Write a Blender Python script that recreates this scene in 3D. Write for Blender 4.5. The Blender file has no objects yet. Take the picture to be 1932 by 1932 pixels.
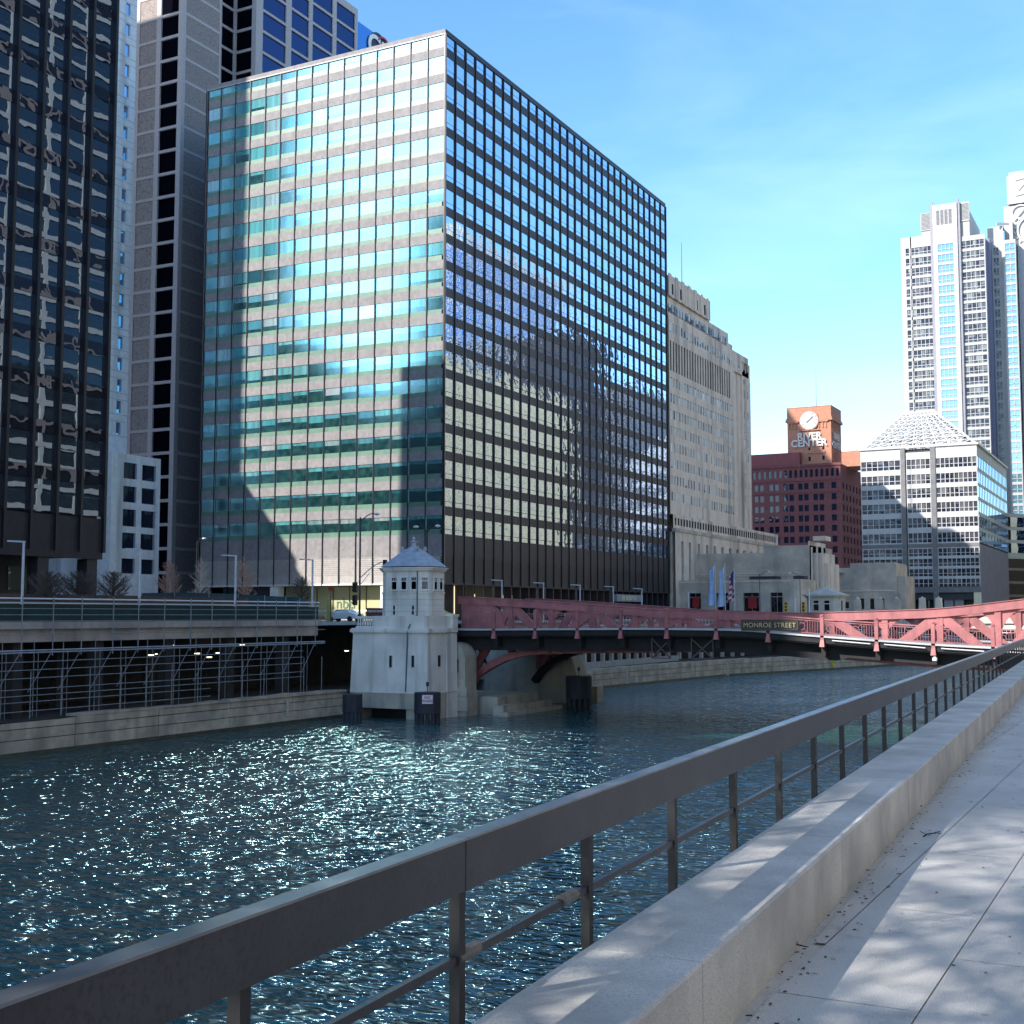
import bpy, math, random
from mathutils import Vector, noise
R = math.radians
random.seed(7)
S = bpy.context.scene
COL = S.collection

# ------------------------------------------------------------------ camera
FPX, YAW, PIT, EYE = 2420.0, R(27.5), math.atan(194 / 2420.0), 7.7
cam = bpy.data.cameras.new('camera')
cam.sensor_width = 36.0
cam.lens = 36.0 * FPX / 1932.0
cam.clip_start = 0.1
cam.clip_end = 8000
co = bpy.data.objects.new('camera', cam)
COL.objects.link(co)
co.location = (0, 0, EYE)
co.rotation_euler = (math.pi / 2 + PIT, 0, YAW)
S.camera = co

# ------------------------------------------------------------------ sky, sun, exposure
SUN_AZ, SUN_EL = R(211.0), R(31.5)          # azimuth clockwise from north (+Y)
w = bpy.data.worlds.new('World')
S.world = w
w.use_nodes = True
nt = w.node_tree
bg = nt.nodes['Background']
sky = nt.nodes.new('ShaderNodeTexSky')
sky.sky_type = 'NISHITA'
sky.sun_disc = False
sky.sun_elevation = SUN_EL
sky.sun_rotation = SUN_AZ
sky.air_density = 1.0
sky.dust_density = 0.3
sky.ozone_density = 2.0
hs = nt.nodes.new('ShaderNodeHueSaturation')
hs.inputs['Saturation'].default_value = 1.2
hs.inputs['Hue'].default_value = 0.496
nt.links.new(sky.outputs[0], hs.inputs['Color'])
tc = nt.nodes.new('ShaderNodeTexCoord')
mp = nt.nodes.new('ShaderNodeMapping')
mp.inputs['Scale'].default_value = (1.2, 1.2, 5.0)
mp.inputs['Rotation'].default_value = (0.25, 0.1, 0.3)
nt.links.new(tc.outputs['Generated'], mp.inputs[0])
cn = nt.nodes.new('ShaderNodeTexNoise')
cn.inputs['Scale'].default_value = 2.3
cn.inputs['Detail'].default_value = 7
cn.inputs['Roughness'].default_value = 0.55
cn.inputs['Distortion'].default_value = 0.4
nt.links.new(mp.outputs[0], cn.inputs['Vector'])
cr = nt.nodes.new('ShaderNodeValToRGB')
cr.color_ramp.elements[0].position = 0.50
cr.color_ramp.elements[1].position = 0.80
cr.color_ramp.elements[0].color = (0, 0, 0, 1)
cr.color_ramp.elements[1].color = (0.09, 0.09, 0.09, 1)
nt.links.new(cn.outputs['Fac'], cr.inputs[0])
mx = nt.nodes.new('ShaderNodeMixRGB')
mx.inputs['Color2'].default_value = (7.5, 8.6, 9.2, 1)
nt.links.new(cr.outputs[0], mx.inputs['Fac'])
nt.links.new(hs.outputs[0], mx.inputs['Color1'])
nt.links.new(mx.outputs[0], bg.inputs['Color'])
bg.inputs['Strength'].default_value = 0.14

sl = bpy.data.lights.new('sun', 'SUN')
sl.energy = 3.5
sl.angle = R(0.53)
sl.color = (1.0, 0.94, 0.85)
so = bpy.data.objects.new('sun', sl)
COL.objects.link(so)
sv = Vector((math.sin(SUN_AZ) * math.cos(SUN_EL), math.cos(SUN_AZ) * math.cos(SUN_EL), math.sin(SUN_EL)))
so.rotation_euler = sv.to_track_quat('Z', 'Y').to_euler()
so.location = (0, 0, 200)
S.view_settings.view_transform = 'Standard'
S.view_settings.look = 'None'
S.view_settings.gamma = 1.0
S.view_settings.exposure = 1.2
S.cycles.max_bounces = 6
S.cycles.glossy_bounces = 4
S.cycles.sample_clamp_indirect = 28
S.cycles.blur_glossy = 4
S.cycles.use_adaptive_sampling = False
S.cycles.use_denoising = True

# ------------------------------------------------------------------ pixel -> place helpers (photo measured at 1932 px)
FW = Vector((-math.sin(YAW) * math.cos(PIT), math.cos(YAW) * math.cos(PIT), math.sin(PIT)))
RT = Vector((math.cos(YAW), math.sin(YAW), 0))
UP = RT.cross(FW)
CAM = Vector((0, 0, EYE))
def at(px, py, X=None, Y=None, Z=None):
    d = FW + RT * ((px - 966) / FPX) + UP * ((966 - py) / FPX)
    if X is not None: t = X / d.x
    elif Y is not None: t = Y / d.y
    else: t = (Z - EYE) / d.z
    return CAM + d * t

# ------------------------------------------------------------------ materials
MATS = {}
def nodes_of(name):
    m = bpy.data.materials.new(name)
    m.use_nodes = True
    t = m.node_tree
    return m, t, t.nodes['Principled BSDF']
def node(t, kind, **kw):
    n = t.nodes.new(kind)
    for k, v in kw.items():
        if hasattr(n, k) and k not in n.inputs: setattr(n, k, v)
        else: n.inputs[k].default_value = v
    return n
def M(name, c1, c2=None, scale=1.0, rough=0.7, metal=0.0, bump=0.0, stretch=(1, 1, 1), detail=6, lo=.35, hi=.65, spec=.5, streak=0, c3=None, grain=0):
    """plain or two-tone noisy surface; streak adds rain stains, grain a fine speckle"""
    if name in MATS: return MATS[name]
    m, t, b = nodes_of(name)
    b.inputs['Roughness'].default_value = rough
    b.inputs['Metallic'].default_value = metal
    b.inputs['Specular IOR Level'].default_value = spec
    if c2 is None:
        c2 = tuple(x * .86 for x in c1)
    g = node(t, 'ShaderNodeNewGeometry')
    mpn = node(t, 'ShaderNodeMapping')
    mpn.inputs['Scale'].default_value = stretch
    t.links.new(g.outputs['Position'], mpn.inputs[0])
    n = node(t, 'ShaderNodeTexNoise', Scale=scale, Detail=detail, Roughness=.6)
    t.links.new(mpn.outputs[0], n.inputs['Vector'])
    r = node(t, 'ShaderNodeValToRGB')
    r.color_ramp.elements[0].position = lo
    r.color_ramp.elements[1].position = hi
    r.color_ramp.elements[0].color = (*c1, 1)
    r.color_ramp.elements[1].color = (*c2, 1)
    t.links.new(n.outputs['Fac'], r.inputs[0])
    out = r.outputs[0]
    def over(out, src, col, amt, lo, hi):
        rr = node(t, 'ShaderNodeMapRange')
        rr.inputs['From Min'].default_value = lo
        rr.inputs['From Max'].default_value = hi
        rr.inputs['To Max'].default_value = amt
        t.links.new(src, rr.inputs['Value'])
        mm = node(t, 'ShaderNodeMixRGB')
        mm.inputs['Color2'].default_value = (*col, 1)
        t.links.new(rr.outputs[0], mm.inputs['Fac'])
        t.links.new(out, mm.inputs['Color1'])
        return mm.outputs[0]
    if streak:
        m2 = node(t, 'ShaderNodeMapping')
        m2.inputs['Scale'].default_value = (1, 1, .08)
        t.links.new(g.outputs['Position'], m2.inputs[0])
        n2 = node(t, 'ShaderNodeTexNoise', Scale=streak, Detail=5)
        t.links.new(m2.outputs[0], n2.inputs['Vector'])
        out = over(out, n2.outputs['Fac'], tuple(x * .4 for x in (c3 or c1)), .7, .5, .72)
    if grain:
        n3 = node(t, 'ShaderNodeTexNoise', Scale=grain, Detail=2)
        t.links.new(g.outputs['Position'], n3.inputs['Vector'])
        out = over(out, n3.outputs['Fac'], tuple(x * .5 for x in c1), .75, .5, .68)
    t.links.new(out, b.inputs['Base Color'])
    if bump:
        bp = node(t, 'ShaderNodeBump', Strength=1.0, Distance=bump)
        t.links.new(n.outputs['Fac'], bp.inputs['Height'])
        t.links.new(bp.outputs[0], b.inputs['Normal'])
    MATS[name] = m
    return m

def math_n(t, op, a, b=None, c=None):
    n = t.nodes.new('ShaderNodeMath')
    n.operation = op
    for i, v in enumerate((a, b, c)):
        if v is None: continue
        if isinstance(v, (int, float)): n.inputs[i].default_value = v
        else: t.links.new(v, n.inputs[i])
    return n.outputs[0]

def glass(name, tint=(.8, .9, 1), base=(.01, .012, .02), refl=.5, rough=.0, wob=.012, wscale=.5, cell=None, blinds=None, axis='x'):
    """opaque-looking window glass: a dark room or a blind behind, a mirror coat in front that bends a little per pane.
    cell=(a0, pitch, z0, pitchz, top) gives every pane its own blind and tilt"""
    if name in MATS: return MATS[name]
    m, t, b = nodes_of(name)
    t.nodes.remove(b)
    out = t.nodes['Material Output']
    g = node(t, 'ShaderNodeNewGeometry')
    sp = node(t, 'ShaderNodeSeparateXYZ')
    t.links.new(g.outputs['Position'], sp.inputs[0])
    dif = node(t, 'ShaderNodeBsdfDiffuse')
    dif.inputs['Color'].default_value = (*base, 1)
    n = node(t, 'ShaderNodeTexNoise', Scale=wscale, Detail=2)
    t.links.new(g.outputs['Position'], n.inputs['Vector'])
    h = n.outputs['Fac']
    if cell:
        a0, pa, z0, pz, zt = cell
        ca = math_n(t, 'FLOOR', math_n(t, 'DIVIDE', math_n(t, 'SUBTRACT', sp.outputs[0 if axis == 'x' else 1], a0), pa))
        fz = math_n(t, 'DIVIDE', math_n(t, 'SUBTRACT', sp.outputs[2], z0), pz)
        cz = math_n(t, 'FLOOR', fz)
        fr = math_n(t, 'MULTIPLY', math_n(t, 'FRACT', fz), pz)      # metres above the pane's foot
        cb = node(t, 'ShaderNodeCombineXYZ')
        t.links.new(ca, cb.inputs[0]); t.links.new(cz, cb.inputs[1])
        wn = node(t, 'ShaderNodeTexWhiteNoise')
        t.links.new(cb.outputs[0], wn.inputs[0])
        ws = node(t, 'ShaderNodeSeparateColor')
        t.links.new(wn.outputs['Color'], ws.inputs[0])
        # pane by pane offset of the wobble
        n4 = node(t, 'ShaderNodeTexNoise', noise_dimensions='4D', Scale=wscale, Detail=2)
        t.links.new(g.outputs['Position'], n4.inputs['Vector'])
        t.links.new(math_n(t, 'MULTIPLY', wn.outputs['Value'], 37.0), n4.inputs['W'])
        h = n4.outputs['Fac']
        if blinds:
            # a blind drawn to its own height behind each pane
            lvl = math_n(t, 'MULTIPLY', math_n(t, 'POWER', ws.outputs[0], blinds.get('pow', .6)), zt * 1.15)
            lowz = blinds.get('below')
            if lowz:    # fewer blinds drawn on the lower floors
                k = node(t, 'ShaderNodeMapRange')
                k.inputs['From Min'].default_value = lowz[0]; k.inputs['From Max'].default_value = lowz[1]
                k.inputs['To Min'].default_value = .35; k.inputs['To Max'].default_value = 1.5
                t.links.new(sp.outputs[2], k.inputs['Value'])
                lvl = math_n(t, 'MULTIPLY', lvl, k.outputs[0])
            has = math_n(t, 'GREATER_THAN', fr, math_n(t, 'SUBTRACT', zt, lvl))
            ramp = node(t, 'ShaderNodeValToRGB')
            el = ramp.color_ramp.elements
            el[0].color = (*blinds['cols'][0], 1)
            el[1].color = (*blinds['cols'][-1], 1)
            for i, c in enumerate(blinds['cols'][1:-1]):
                e = el.new((i + 1) / (len(blinds['cols']) - 1)); e.color = (*c, 1)
            t.links.new(ws.outputs[1], ramp.inputs[0])
            # vertical folds in the blinds
            mpn = node(t, 'ShaderNodeMapping'); mpn.inputs['Scale'].default_value = (1, 1, .02)
            t.links.new(g.outputs['Position'], mpn.inputs[0])
            nn = node(t, 'ShaderNodeTexNoise', Scale=1.6, Detail=3)
            t.links.new(mpn.outputs[0], nn.inputs['Vector'])
            fold = node(t, 'ShaderNodeMapRange')
            fold.inputs['From Min'].default_value = .3; fold.inputs['From Max'].default_value = .7
            fold.inputs['To Min'].default_value = .6; fold.inputs['To Max'].default_value = 1.15
            t.links.new(nn.outputs['Fac'], fold.inputs['Value'])
            mul = node(t, 'ShaderNodeVectorMath', operation='SCALE')
            t.links.new(ramp.outputs[0], mul.inputs[0]); t.links.new(fold.outputs[0], mul.inputs['Scale'])
            # room seen under the blind
            rn = node(t, 'ShaderNodeTexNoise', Scale=.9, Detail=3)
            t.links.new(g.outputs['Position'], rn.inputs['Vector'])
            rr = node(t, 'ShaderNodeValToRGB')
            rr.color_ramp.elements[0].position = .38; rr.color_ramp.elements[1].position = .66
            rr.color_ramp.elements[0].color = (*base, 1)
            rr.color_ramp.elements[1].color = (*blinds.get('room', tuple(x * 3 for x in base)), 1)
            t.links.new(rn.outputs['Fac'], rr.inputs[0])
            mm = node(t, 'ShaderNodeMixRGB')
            t.links.new(has, mm.inputs['Fac'])
            t.links.new(rr.outputs[0], mm.inputs['Color1'])
            t.links.new(mul.outputs[0], mm.inputs['Color2'])
            t.links.new(mm.outputs[0], dif.inputs['Color'])
    gl = node(t, 'ShaderNodeBsdfGlossy')
    gl.inputs['Color'].default_value = (*tint, 1)
    gl.inputs['Roughness'].default_value = rough
    if rough > .1: gl.distribution = 'BECKMANN'
    bp = node(t, 'ShaderNodeBump', Strength=1.0, Distance=wob)
    t.links.new(h, bp.inputs['Height'])
    t.links.new(bp.outputs[0], gl.inputs['Normal'])
    fr_ = node(t, 'ShaderNodeFresnel', IOR=1.5)
    fac = math_n(t, 'MINIMUM', math_n(t, 'ADD', math_n(t, 'MULTIPLY', fr_.outputs[0], .8 if refl > .1 else .5), refl), 1.0)
    ms = node(t, 'ShaderNodeMixShader')
    t.links.new(fac, ms.inputs[0]); t.links.new(dif.outputs[0], ms.inputs[1]); t.links.new(gl.outputs[0], ms.inputs[2])
    t.links.new(ms.outputs[0], out.inputs[0])
    MATS[name] = m
    return m

# ------------------------------------------------------------------ mesh builder and object bookkeeping
ORG = {}
class B:
    def __init__(s): s.v, s.f = [], []
    def add(s, vs, fs):
        o = len(s.v)
        s.v += [tuple(p) for p in vs]
        s.f += [tuple(i + o for i in f) for f in fs]
        return s
    def box(s, x0, x1, y0, y1, z0, z1):
        if x0 > x1: x0, x1 = x1, x0
        if y0 > y1: y0, y1 = y1, y0
        if z0 > z1: z0, z1 = z1, z0
        return s.add([(x0, y0, z0), (x1, y0, z0), (x1, y1, z0), (x0, y1, z0), (x0, y0, z1), (x1, y0, z1), (x1, y1, z1), (x0, y1, z1)],
                     [(0, 3, 2, 1), (4, 5, 6, 7), (0, 1, 5, 4), (1, 2, 6, 5), (2, 3, 7, 6), (3, 0, 4, 7)])
    def prism(s, poly, z0, z1):
        n = len(poly)
        zz = lambda z, p: z(p) if callable(z) else z
        vs = [(p[0], p[1], zz(z0, p)) for p in poly] + [(p[0], p[1], zz(z1, p)) for p in poly]
        fs = [tuple(range(n))[::-1], tuple(range(n, 2 * n))] + [(i, (i + 1) % n, n + (i + 1) % n, n + i) for i in range(n)]
        return s.add(vs, fs)
    def slab(s, poly, axis, a, b):
        """extrude a polygon of (u, z) points along x ('x': u is y) or y ('y': u is x)"""
        n = len(poly)
        f = (lambda k, p: (k, p[0], p[1])) if axis == 'x' else (lambda k, p: (p[0], k, p[1]))
        vs = [f(a, p) for p in poly] + [f(b, p) for p in poly]
        fs = [tuple(range(n))[::-1], tuple(range(n, 2 * n))] + [(i, (i + 1) % n, n + (i + 1) % n, n + i) for i in range(n)]
        return s.add(vs, fs)
    def tube(s, p0, p1, r0, r1=None, n=6, cap=True):
        r1 = r0 if r1 is None else r1
        p0, p1 = Vector(p0), Vector(p1)
        d = (p1 - p0)
        if d.length < 1e-6: return s
        d.normalize()
        a = d.cross(Vector((0, 0, 1)) if abs(d.z) < .9 else Vector((1, 0, 0))).normalized()
        b = d.cross(a)
        vs = []
        for p, r in ((p0, r0), (p1, r1)):
            for i in range(n):
                t = 2 * math.pi * i / n
                vs.append(p + (a * math.cos(t) + b * math.sin(t)) * r)
        fs = [(i, (i + 1) % n, n + (i + 1) % n, n + i) for i in range(n)]
        if cap: fs += [tuple(range(n))[::-1], tuple(range(n, 2 * n))]
        return s.add(vs, fs)
    def bar(s, p0, p1, w, h):
        """square section bar, w across (horizontal), h high"""
        p0, p1 = Vector(p0), Vector(p1)
        d = (p1 - p0).normalized()
        a = d.cross(Vector((0, 0, 1)))
        a = Vector((1, 0, 0)) if a.length < 1e-4 else a.normalized()
        b = a.cross(d).normalized()
        a, b = a * w / 2, b * h / 2
        vs = [p0 - a - b, p0 + a - b, p0 + a + b, p0 - a + b, p1 - a - b, p1 + a - b, p1 + a + b, p1 - a + b]
        return s.add(vs, [(0, 3, 2, 1), (4, 5, 6, 7), (0, 1, 5, 4), (1, 2, 6, 5), (2, 3, 7, 6), (3, 0, 4, 7)])
    def lathe(s, c, prof, n=24):
        vs = []
        for r, z in prof:
            for i in range(n):
                t = 2 * math.pi * i / n
                vs.append((c[0] + r * math.cos(t), c[1] + r * math.sin(t), c[2] + z))
        fs = []
        for k in range(len(prof) - 1):
            for i in range(n):
                fs.append((k * n + i, k * n + (i + 1) % n, (k + 1) * n + (i + 1) % n, (k + 1) * n + i))
        fs.append(tuple(range(n))[::-1]); fs.append(tuple(range((len(prof) - 1) * n, len(prof) * n)))
        return s.add(vs, fs)
    def build(s, name, mat, parent=None, smooth=False, **props):
        me = bpy.data.meshes.new(name)
        if parent is None:
            if s.v:
                xs, ys, zs = zip(*s.v)
                org = Vector(((min(xs) + max(xs)) / 2, (min(ys) + max(ys)) / 2, min(zs)))
            else: org = Vector((0, 0, 0))
        else: org = ORG[parent.name]
        me.from_pydata([(x - org.x, y - org.y, z - org.z) for x, y, z in s.v], [], s.f)
        me.update()
        me.materials.append(mat)
        if smooth:
            for p in me.polygons: p.use_smooth = True
        o = bpy.data.objects.new(name, me)
        COL.objects.link(o)
        if parent is None: o.location = org
        else: o.parent = parent
        ORG[o.name] = org
        for k, v in props.items(): o[k] = v
        return o
def thing(name, label, cat, loc, group=None):
    o = bpy.data.objects.new(name, None)
    o.empty_display_size = .5
    COL.objects.link(o)
    o.location = loc
    ORG[o.name] = Vector(loc)
    o['label'] = label; o['category'] = cat
    if group: o['group'] = group
    return o
def struct(name, b, mat, **kw):
    return b.build(name, mat, None, kind='structure', **kw)
def copy_thing(root, loc, label=None):
    r = root.copy(); COL.objects.link(r); r.location = loc
    ORG[r.name] = Vector(loc)
    if label: r['label'] = label
    for ch in list(root.children):
        c = ch.copy(); COL.objects.link(c); c.parent = r
        for g in list(ch.children):
            d = g.copy(); COL.objects.link(d); d.parent = c
    return r
def text_mesh(name, body, size, mat, parent, pos, rot, extrude=.02, bold=0, sx=1.0, spacing=1.0):
    cu = bpy.data.curves.new(name, 'FONT')
    cu.body = body; cu.size = size; cu.align_x = 'CENTER'; cu.align_y = 'CENTER'
    cu.extrude = extrude; cu.offset = bold; cu.space_line = .9; cu.space_character = spacing
    to = bpy.data.objects.new(name + '_curve', cu)
    COL.objects.link(to)
    bpy.context.view_layer.update()
    me = bpy.data.meshes.new_from_object(to)
    bpy.data.objects.remove(to)
    me.name = name
    me.materials.clear(); me.materials.append(mat)
    o = bpy.data.objects.new(name, me)
    COL.objects.link(o)
    o.parent = parent
    o.location = Vector(pos) - ORG[parent.name]
    o.rotation_euler = rot
    o.scale = (sx, 1, 1)
    ORG[o.name] = Vector(pos)
    return o

# faces of axis-aligned walls: 'S' looks to -Y, 'E' to +X, 'N' to +Y, 'W' to -X
def fpt(face, plane, a, z, d=0):
    if face == 'S': return (a, plane + d, z)
    if face == 'N': return (a, plane - d, z)
    if face == 'E': return (plane - d, a, z)
    return (plane + d, a, z)
def fbox(b, face, plane, a0, a1, z0, z1, d0, d1):
    p, q = fpt(face, plane, a0, z0, d0), fpt(face, plane, a1, z1, d1)
    return b.box(p[0], q[0], p[1], q[1], p[2], q[2])
def holed(b, face, plane, a0, a1, z0, z1, cols, rows, depth=.3, skip=None):
    """wall sheet with real openings at cols x rows, each with its reveals"""
    ca = sorted({a0, a1} | {v for c in cols for v in c})
    cz = sorted({z0, z1} | {v for r in rows for v in r})
    cs, rs = {c[0]: c for c in cols}, {r[0]: r for r in rows}
    flip = face in ('S', 'E')
    def q(pts):
        b.add(pts, [(0, 1, 2, 3)] if flip else [(3, 2, 1, 0)])
    for i in range(len(ca) - 1):
        for j in range(len(cz) - 1):
            A0, A1, Z0, Z1 = ca[i], ca[i + 1], cz[j], cz[j + 1]
            hole = A0 in cs and Z0 in rs and not (skip and skip(A0, Z0))
            if not hole:
                q([fpt(face, plane, A0, Z0), fpt(face, plane, A1, Z0), fpt(face, plane, A1, Z1), fpt(face, plane, A0, Z1)])
            else:
                q([fpt(face, plane, A0, Z0), fpt(face, plane, A1, Z0), fpt(face, plane, A1, Z0, depth), fpt(face, plane, A0, Z0, depth)])
                q([fpt(face, plane, A0, Z1, depth), fpt(face, plane, A1, Z1, depth), fpt(face, plane, A1, Z1), fpt(face, plane, A0, Z1)])
                q([fpt(face, plane, A0, Z0), fpt(face, plane, A0, Z0, depth), fpt(face, plane, A0, Z1, depth), fpt(face, plane, A0, Z1)])
                q([fpt(face, plane, A1, Z0, depth), fpt(face, plane, A1, Z0), fpt(face, plane, A1, Z1), fpt(face, plane, A1, Z1, depth)])
    return b
def panes(parent, lst, name='window', cap=100):
    """lst of (face, plane, a0, a1, z0, z1, depth, mat): the 100 that show largest one by one, the rest as one part"""
    def dist(w):
        p = Vector(fpt(w[0], w[1], (w[2] + w[3]) / 2, (w[4] + w[5]) / 2))
        v = (CAM - p)
        nrm = abs(v.normalized().y if w[0] in 'SN' else v.normalized().x)
        return -(w[3] - w[2]) * (w[5] - w[4]) * nrm / v.length_squared
    lst = sorted(lst, key=dist)
    def bx(b, w): fbox(b, w[0], w[1], w[2], w[3], w[4], w[5], w[6], w[6] + .06)
    for w in lst[:cap]:
        b = B(); bx(b, w); b.build(name, w[7], parent)
    rest = lst[cap:]
    if rest:
        by = {}
        for w in rest: by.setdefault(w[7].name, []).append(w)
        b = B(); mats = []; idx = []
        for k, ws in by.items():
            mats.append(ws[0][7])
            for w in ws:
                bx(b, w); idx += [len(mats) - 1] * 6
        o = b.build(name, mats[0], parent, kind='stuff')
        for mm in mats[1:]: o.data.materials.append(mm)
        for p, i in zip(o.data.polygons, idx): p.material_index = i
def seq(a, b, n):
    return [a + (b - a) * i / n for i in range(n + 1)]

# palette
white = M('white_paint', (.78, .78, .78), (.7, .7, .72), .5, .5)
black = M('black_metal', (.012, .012, .015), (.02, .02, .025), 2, .45)

# ================================================================== SETTING
# water of the river
mw, t, b = nodes_of('river_water')
b.inputs['Base Color'].default_value = (.014, .075, .08, 1)
b.inputs['Roughness'].default_value = .05
b.inputs['IOR'].default_value = 1.8
g = node(t, 'ShaderNodeNewGeometry')
def wnoise(scale, st, rot, det, dist=0.0):
    mpn = node(t, 'ShaderNodeMapping')
    mpn.inputs['Scale'].default_value = st
    mpn.inputs['Rotation'].default_value = (0, 0, rot)
    t.links.new(g.outputs['Position'], mpn.inputs[0])
    n = node(t, 'ShaderNodeTexNoise', Scale=scale, Detail=det, Distortion=dist)
    n.inputs['Roughness'].default_value = .55
    t.links.new(mpn.outputs[0], n.inputs['Vector'])
    return n.outputs['Fac']
fine = wnoise(1.7, (1, 1.9, 1), R(25), 1.2, .4)
mid = wnoise(.5, (1, 1.8, 1), R(32), 1.5, .2)
big = wnoise(.06, (1, 1.4, 1), R(10), 2)
hgt = math_n(t, 'ADD', math_n(t, 'MULTIPLY', fine, .24), math_n(t, 'MULTIPLY', mid, .5))
gust = node(t, 'ShaderNodeMapRange')
gust.inputs['From Min'].default_value = .35; gust.inputs['From Max'].default_value = .65
gust.inputs['To Min'].default_value = .6; gust.inputs['To Max'].default_value = 1.15
t.links.new(big, gust.inputs['Value'])
hgt = math_n(t, 'MULTIPLY', hgt, gust.outputs[0])
bp = node(t, 'ShaderNodeBump', Strength=1.0, Distance=1.35)
t.links.new(hgt, bp.inputs['Height']); t.links.new(bp.outputs[0], b.inputs['Normal'])
WB = B()
WB.add([(-1500, -1500, 0), (1500, -1500, 0), (1500, 4000, 0), (-1500, 4000, 0)], [(0, 1, 2, 3)])
struct('water', WB, mw)

pave = M('plaza_paving', (.2, .2, .2), (.14, .14, .15), .6, .85)
# west bank ground: upper street level with an open lower walkway beneath its edge
wedge = [(-58.5, -600), (-58.5, 120), (-56.5, 158), (-49, 185), (-40, 230), (-30, 300), (-22, 420), (-22, 3500)]
gb = B()
gb.add([(x, y, 6.9) for x, y in wedge] + [(-3000, 3500, 6.9), (-3000, -600, 6.9)], [tuple(range(len(wedge) + 2))])
struct('ground', gb, pave)
# lower walkway floor and the dark back wall under the street
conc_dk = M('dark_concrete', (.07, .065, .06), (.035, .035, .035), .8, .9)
lw = B()
low = [(-56.6, -200), (-56.4, 60), (-56, 120), (-53, 158), (-45.5, 185), (-37, 230), (-28, 300), (-20, 420), (-20, 3500)]
upp = [(-66, -200), (-66, 60), (-66, 120), (-62, 158), (-55, 185), (-46, 230), (-36, 300), (-28, 420), (-28, 3500)]
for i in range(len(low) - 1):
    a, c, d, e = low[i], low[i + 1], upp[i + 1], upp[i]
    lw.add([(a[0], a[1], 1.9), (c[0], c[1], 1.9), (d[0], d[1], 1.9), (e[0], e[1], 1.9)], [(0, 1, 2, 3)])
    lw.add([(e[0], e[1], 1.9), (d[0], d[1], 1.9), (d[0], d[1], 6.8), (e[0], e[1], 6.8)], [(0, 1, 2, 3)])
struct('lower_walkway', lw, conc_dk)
# east bank ground behind and beside the path
eg = B()
eedge = [(-1.62, -600), (-1.62, -20), (-1.62, 0), (-6.3, 82), (-3, 120), (4, 200), (12, 320), (12, 3500)]
eg.add([(x + .3, y, 6.06) for x, y in eedge] + [(3000, 3500, 6.06), (3000, -600, 6.06)], [tuple(range(len(eedge) + 2))[::-1]])
for i in range(len(eedge) - 1):
    a, c = eedge[i], eedge[i + 1]
    eg.add([(a[0] + .3, a[1], -2), (c[0] + .3, c[1], -2), (c[0] + .3, c[1], 6.06), (a[0] + .3, a[1], 6.06)], [(0, 1, 2, 3)])
struct('east_bank_ground', eg, pave)

# path of granite slabs, joints as real gaps over a dark bed
RD = Vector((math.sin(-R(3.24)), math.cos(-R(3.24)), 0))        # direction of the parapet
RL = Vector((-RD.y, RD.x, 0))                                   # towards the river
def rp(a, along, z): return RD * along + RL * a + Vector((0, 0, z))
PZ = EYE - 1.6
mg, t, b = nodes_of('granite_paving')
g = node(t, 'ShaderNodeNewGeometry'); sp = node(t, 'ShaderNodeSeparateXYZ'); t.links.new(g.outputs['Position'], sp.inputs[0])
cb = node(t, 'ShaderNodeCombineXYZ')
t.links.new(math_n(t, 'FLOOR', math_n(t, 'DIVIDE', math_n(t, 'ADD', sp.outputs[0], 20.8), .60)), cb.inputs[0])
t.links.new(math_n(t, 'FLOOR', math_n(t, 'DIVIDE', sp.outputs[1], 1.83)), cb.inputs[1])
wn = node(t, 'ShaderNodeTexWhiteNoise'); t.links.new(cb.outputs[0], wn.inputs[0])
n1 = node(t, 'ShaderNodeTexNoise', Scale=160.0, Detail=3); t.links.new(g.outputs['Position'], n1.inputs['Vector'])
n2 = node(t, 'ShaderNodeTexNoise', Scale=1.1, Detail=7, Roughness=.65); t.links.new(g.outputs['Position'], n2.inputs['Vector'])
v = math_n(t, 'ADD', math_n(t, 'MULTIPLY', wn.outputs['Value'], .05), math_n(t, 'ADD', math_n(t, 'MULTIPLY', n1.outputs['Fac'], .9), math_n(t, 'MULTIPLY', n2.outputs['Fac'], .45)))
r = node(t, 'ShaderNodeValToRGB')
r.color_ramp.elements[0].position = .45; r.color_ramp.elements[0].color = (.34, .335, .33, 1)
r.color_ramp.elements[1].position = .95; r.color_ramp.elements[1].color = (.74, .72, .69, 1)
n5 = node(t, 'ShaderNodeTexNoise', Scale=3.2, Detail=8, Roughness=.7); t.links.new(g.outputs['Position'], n5.inputs['Vector'])
st_ = node(t, 'ShaderNodeMapRange')
st_.inputs['From Min'].default_value = .56; st_.inputs['From Max'].default_value = .72; st_.inputs['To Max'].default_value = .22
t.links.new(n5.outputs['Fac'], st_.inputs['Value'])
n6 = node(t, 'ShaderNodeTexVoronoi', Scale=2.6); t.links.new(g.outputs['Position'], n6.inputs['Vector'])
gum = math_n(t, 'MULTIPLY', math_n(t, 'LESS_THAN', n6.outputs['Distance'], .055), .25)
v = math_n(t, 'SUBTRACT', math_n(t, 'SUBTRACT', v, st_.outputs[0]), gum)
t.links.new(v, r.inputs[0]); t.links.new(r.outputs[0], b.inputs['Base Color'])
b.inputs['Roughness'].default_value = .75
bp = node(t, 'ShaderNodeBump', Strength=1.0, Distance=.006); t.links.new(n1.outputs['Fac'], bp.inputs['Height']); t.links.new(bp.outputs[0], b.inputs['Normal'])
granite = mg
pb = B()
pb.add([(4.5, -6, PZ - .012), (4.5, 90, PZ - .012), (-7, 90, PZ - .012), (-1.1, -6, PZ - .012)], [(0, 1, 2, 3)])
ix0 = -20.8
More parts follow.
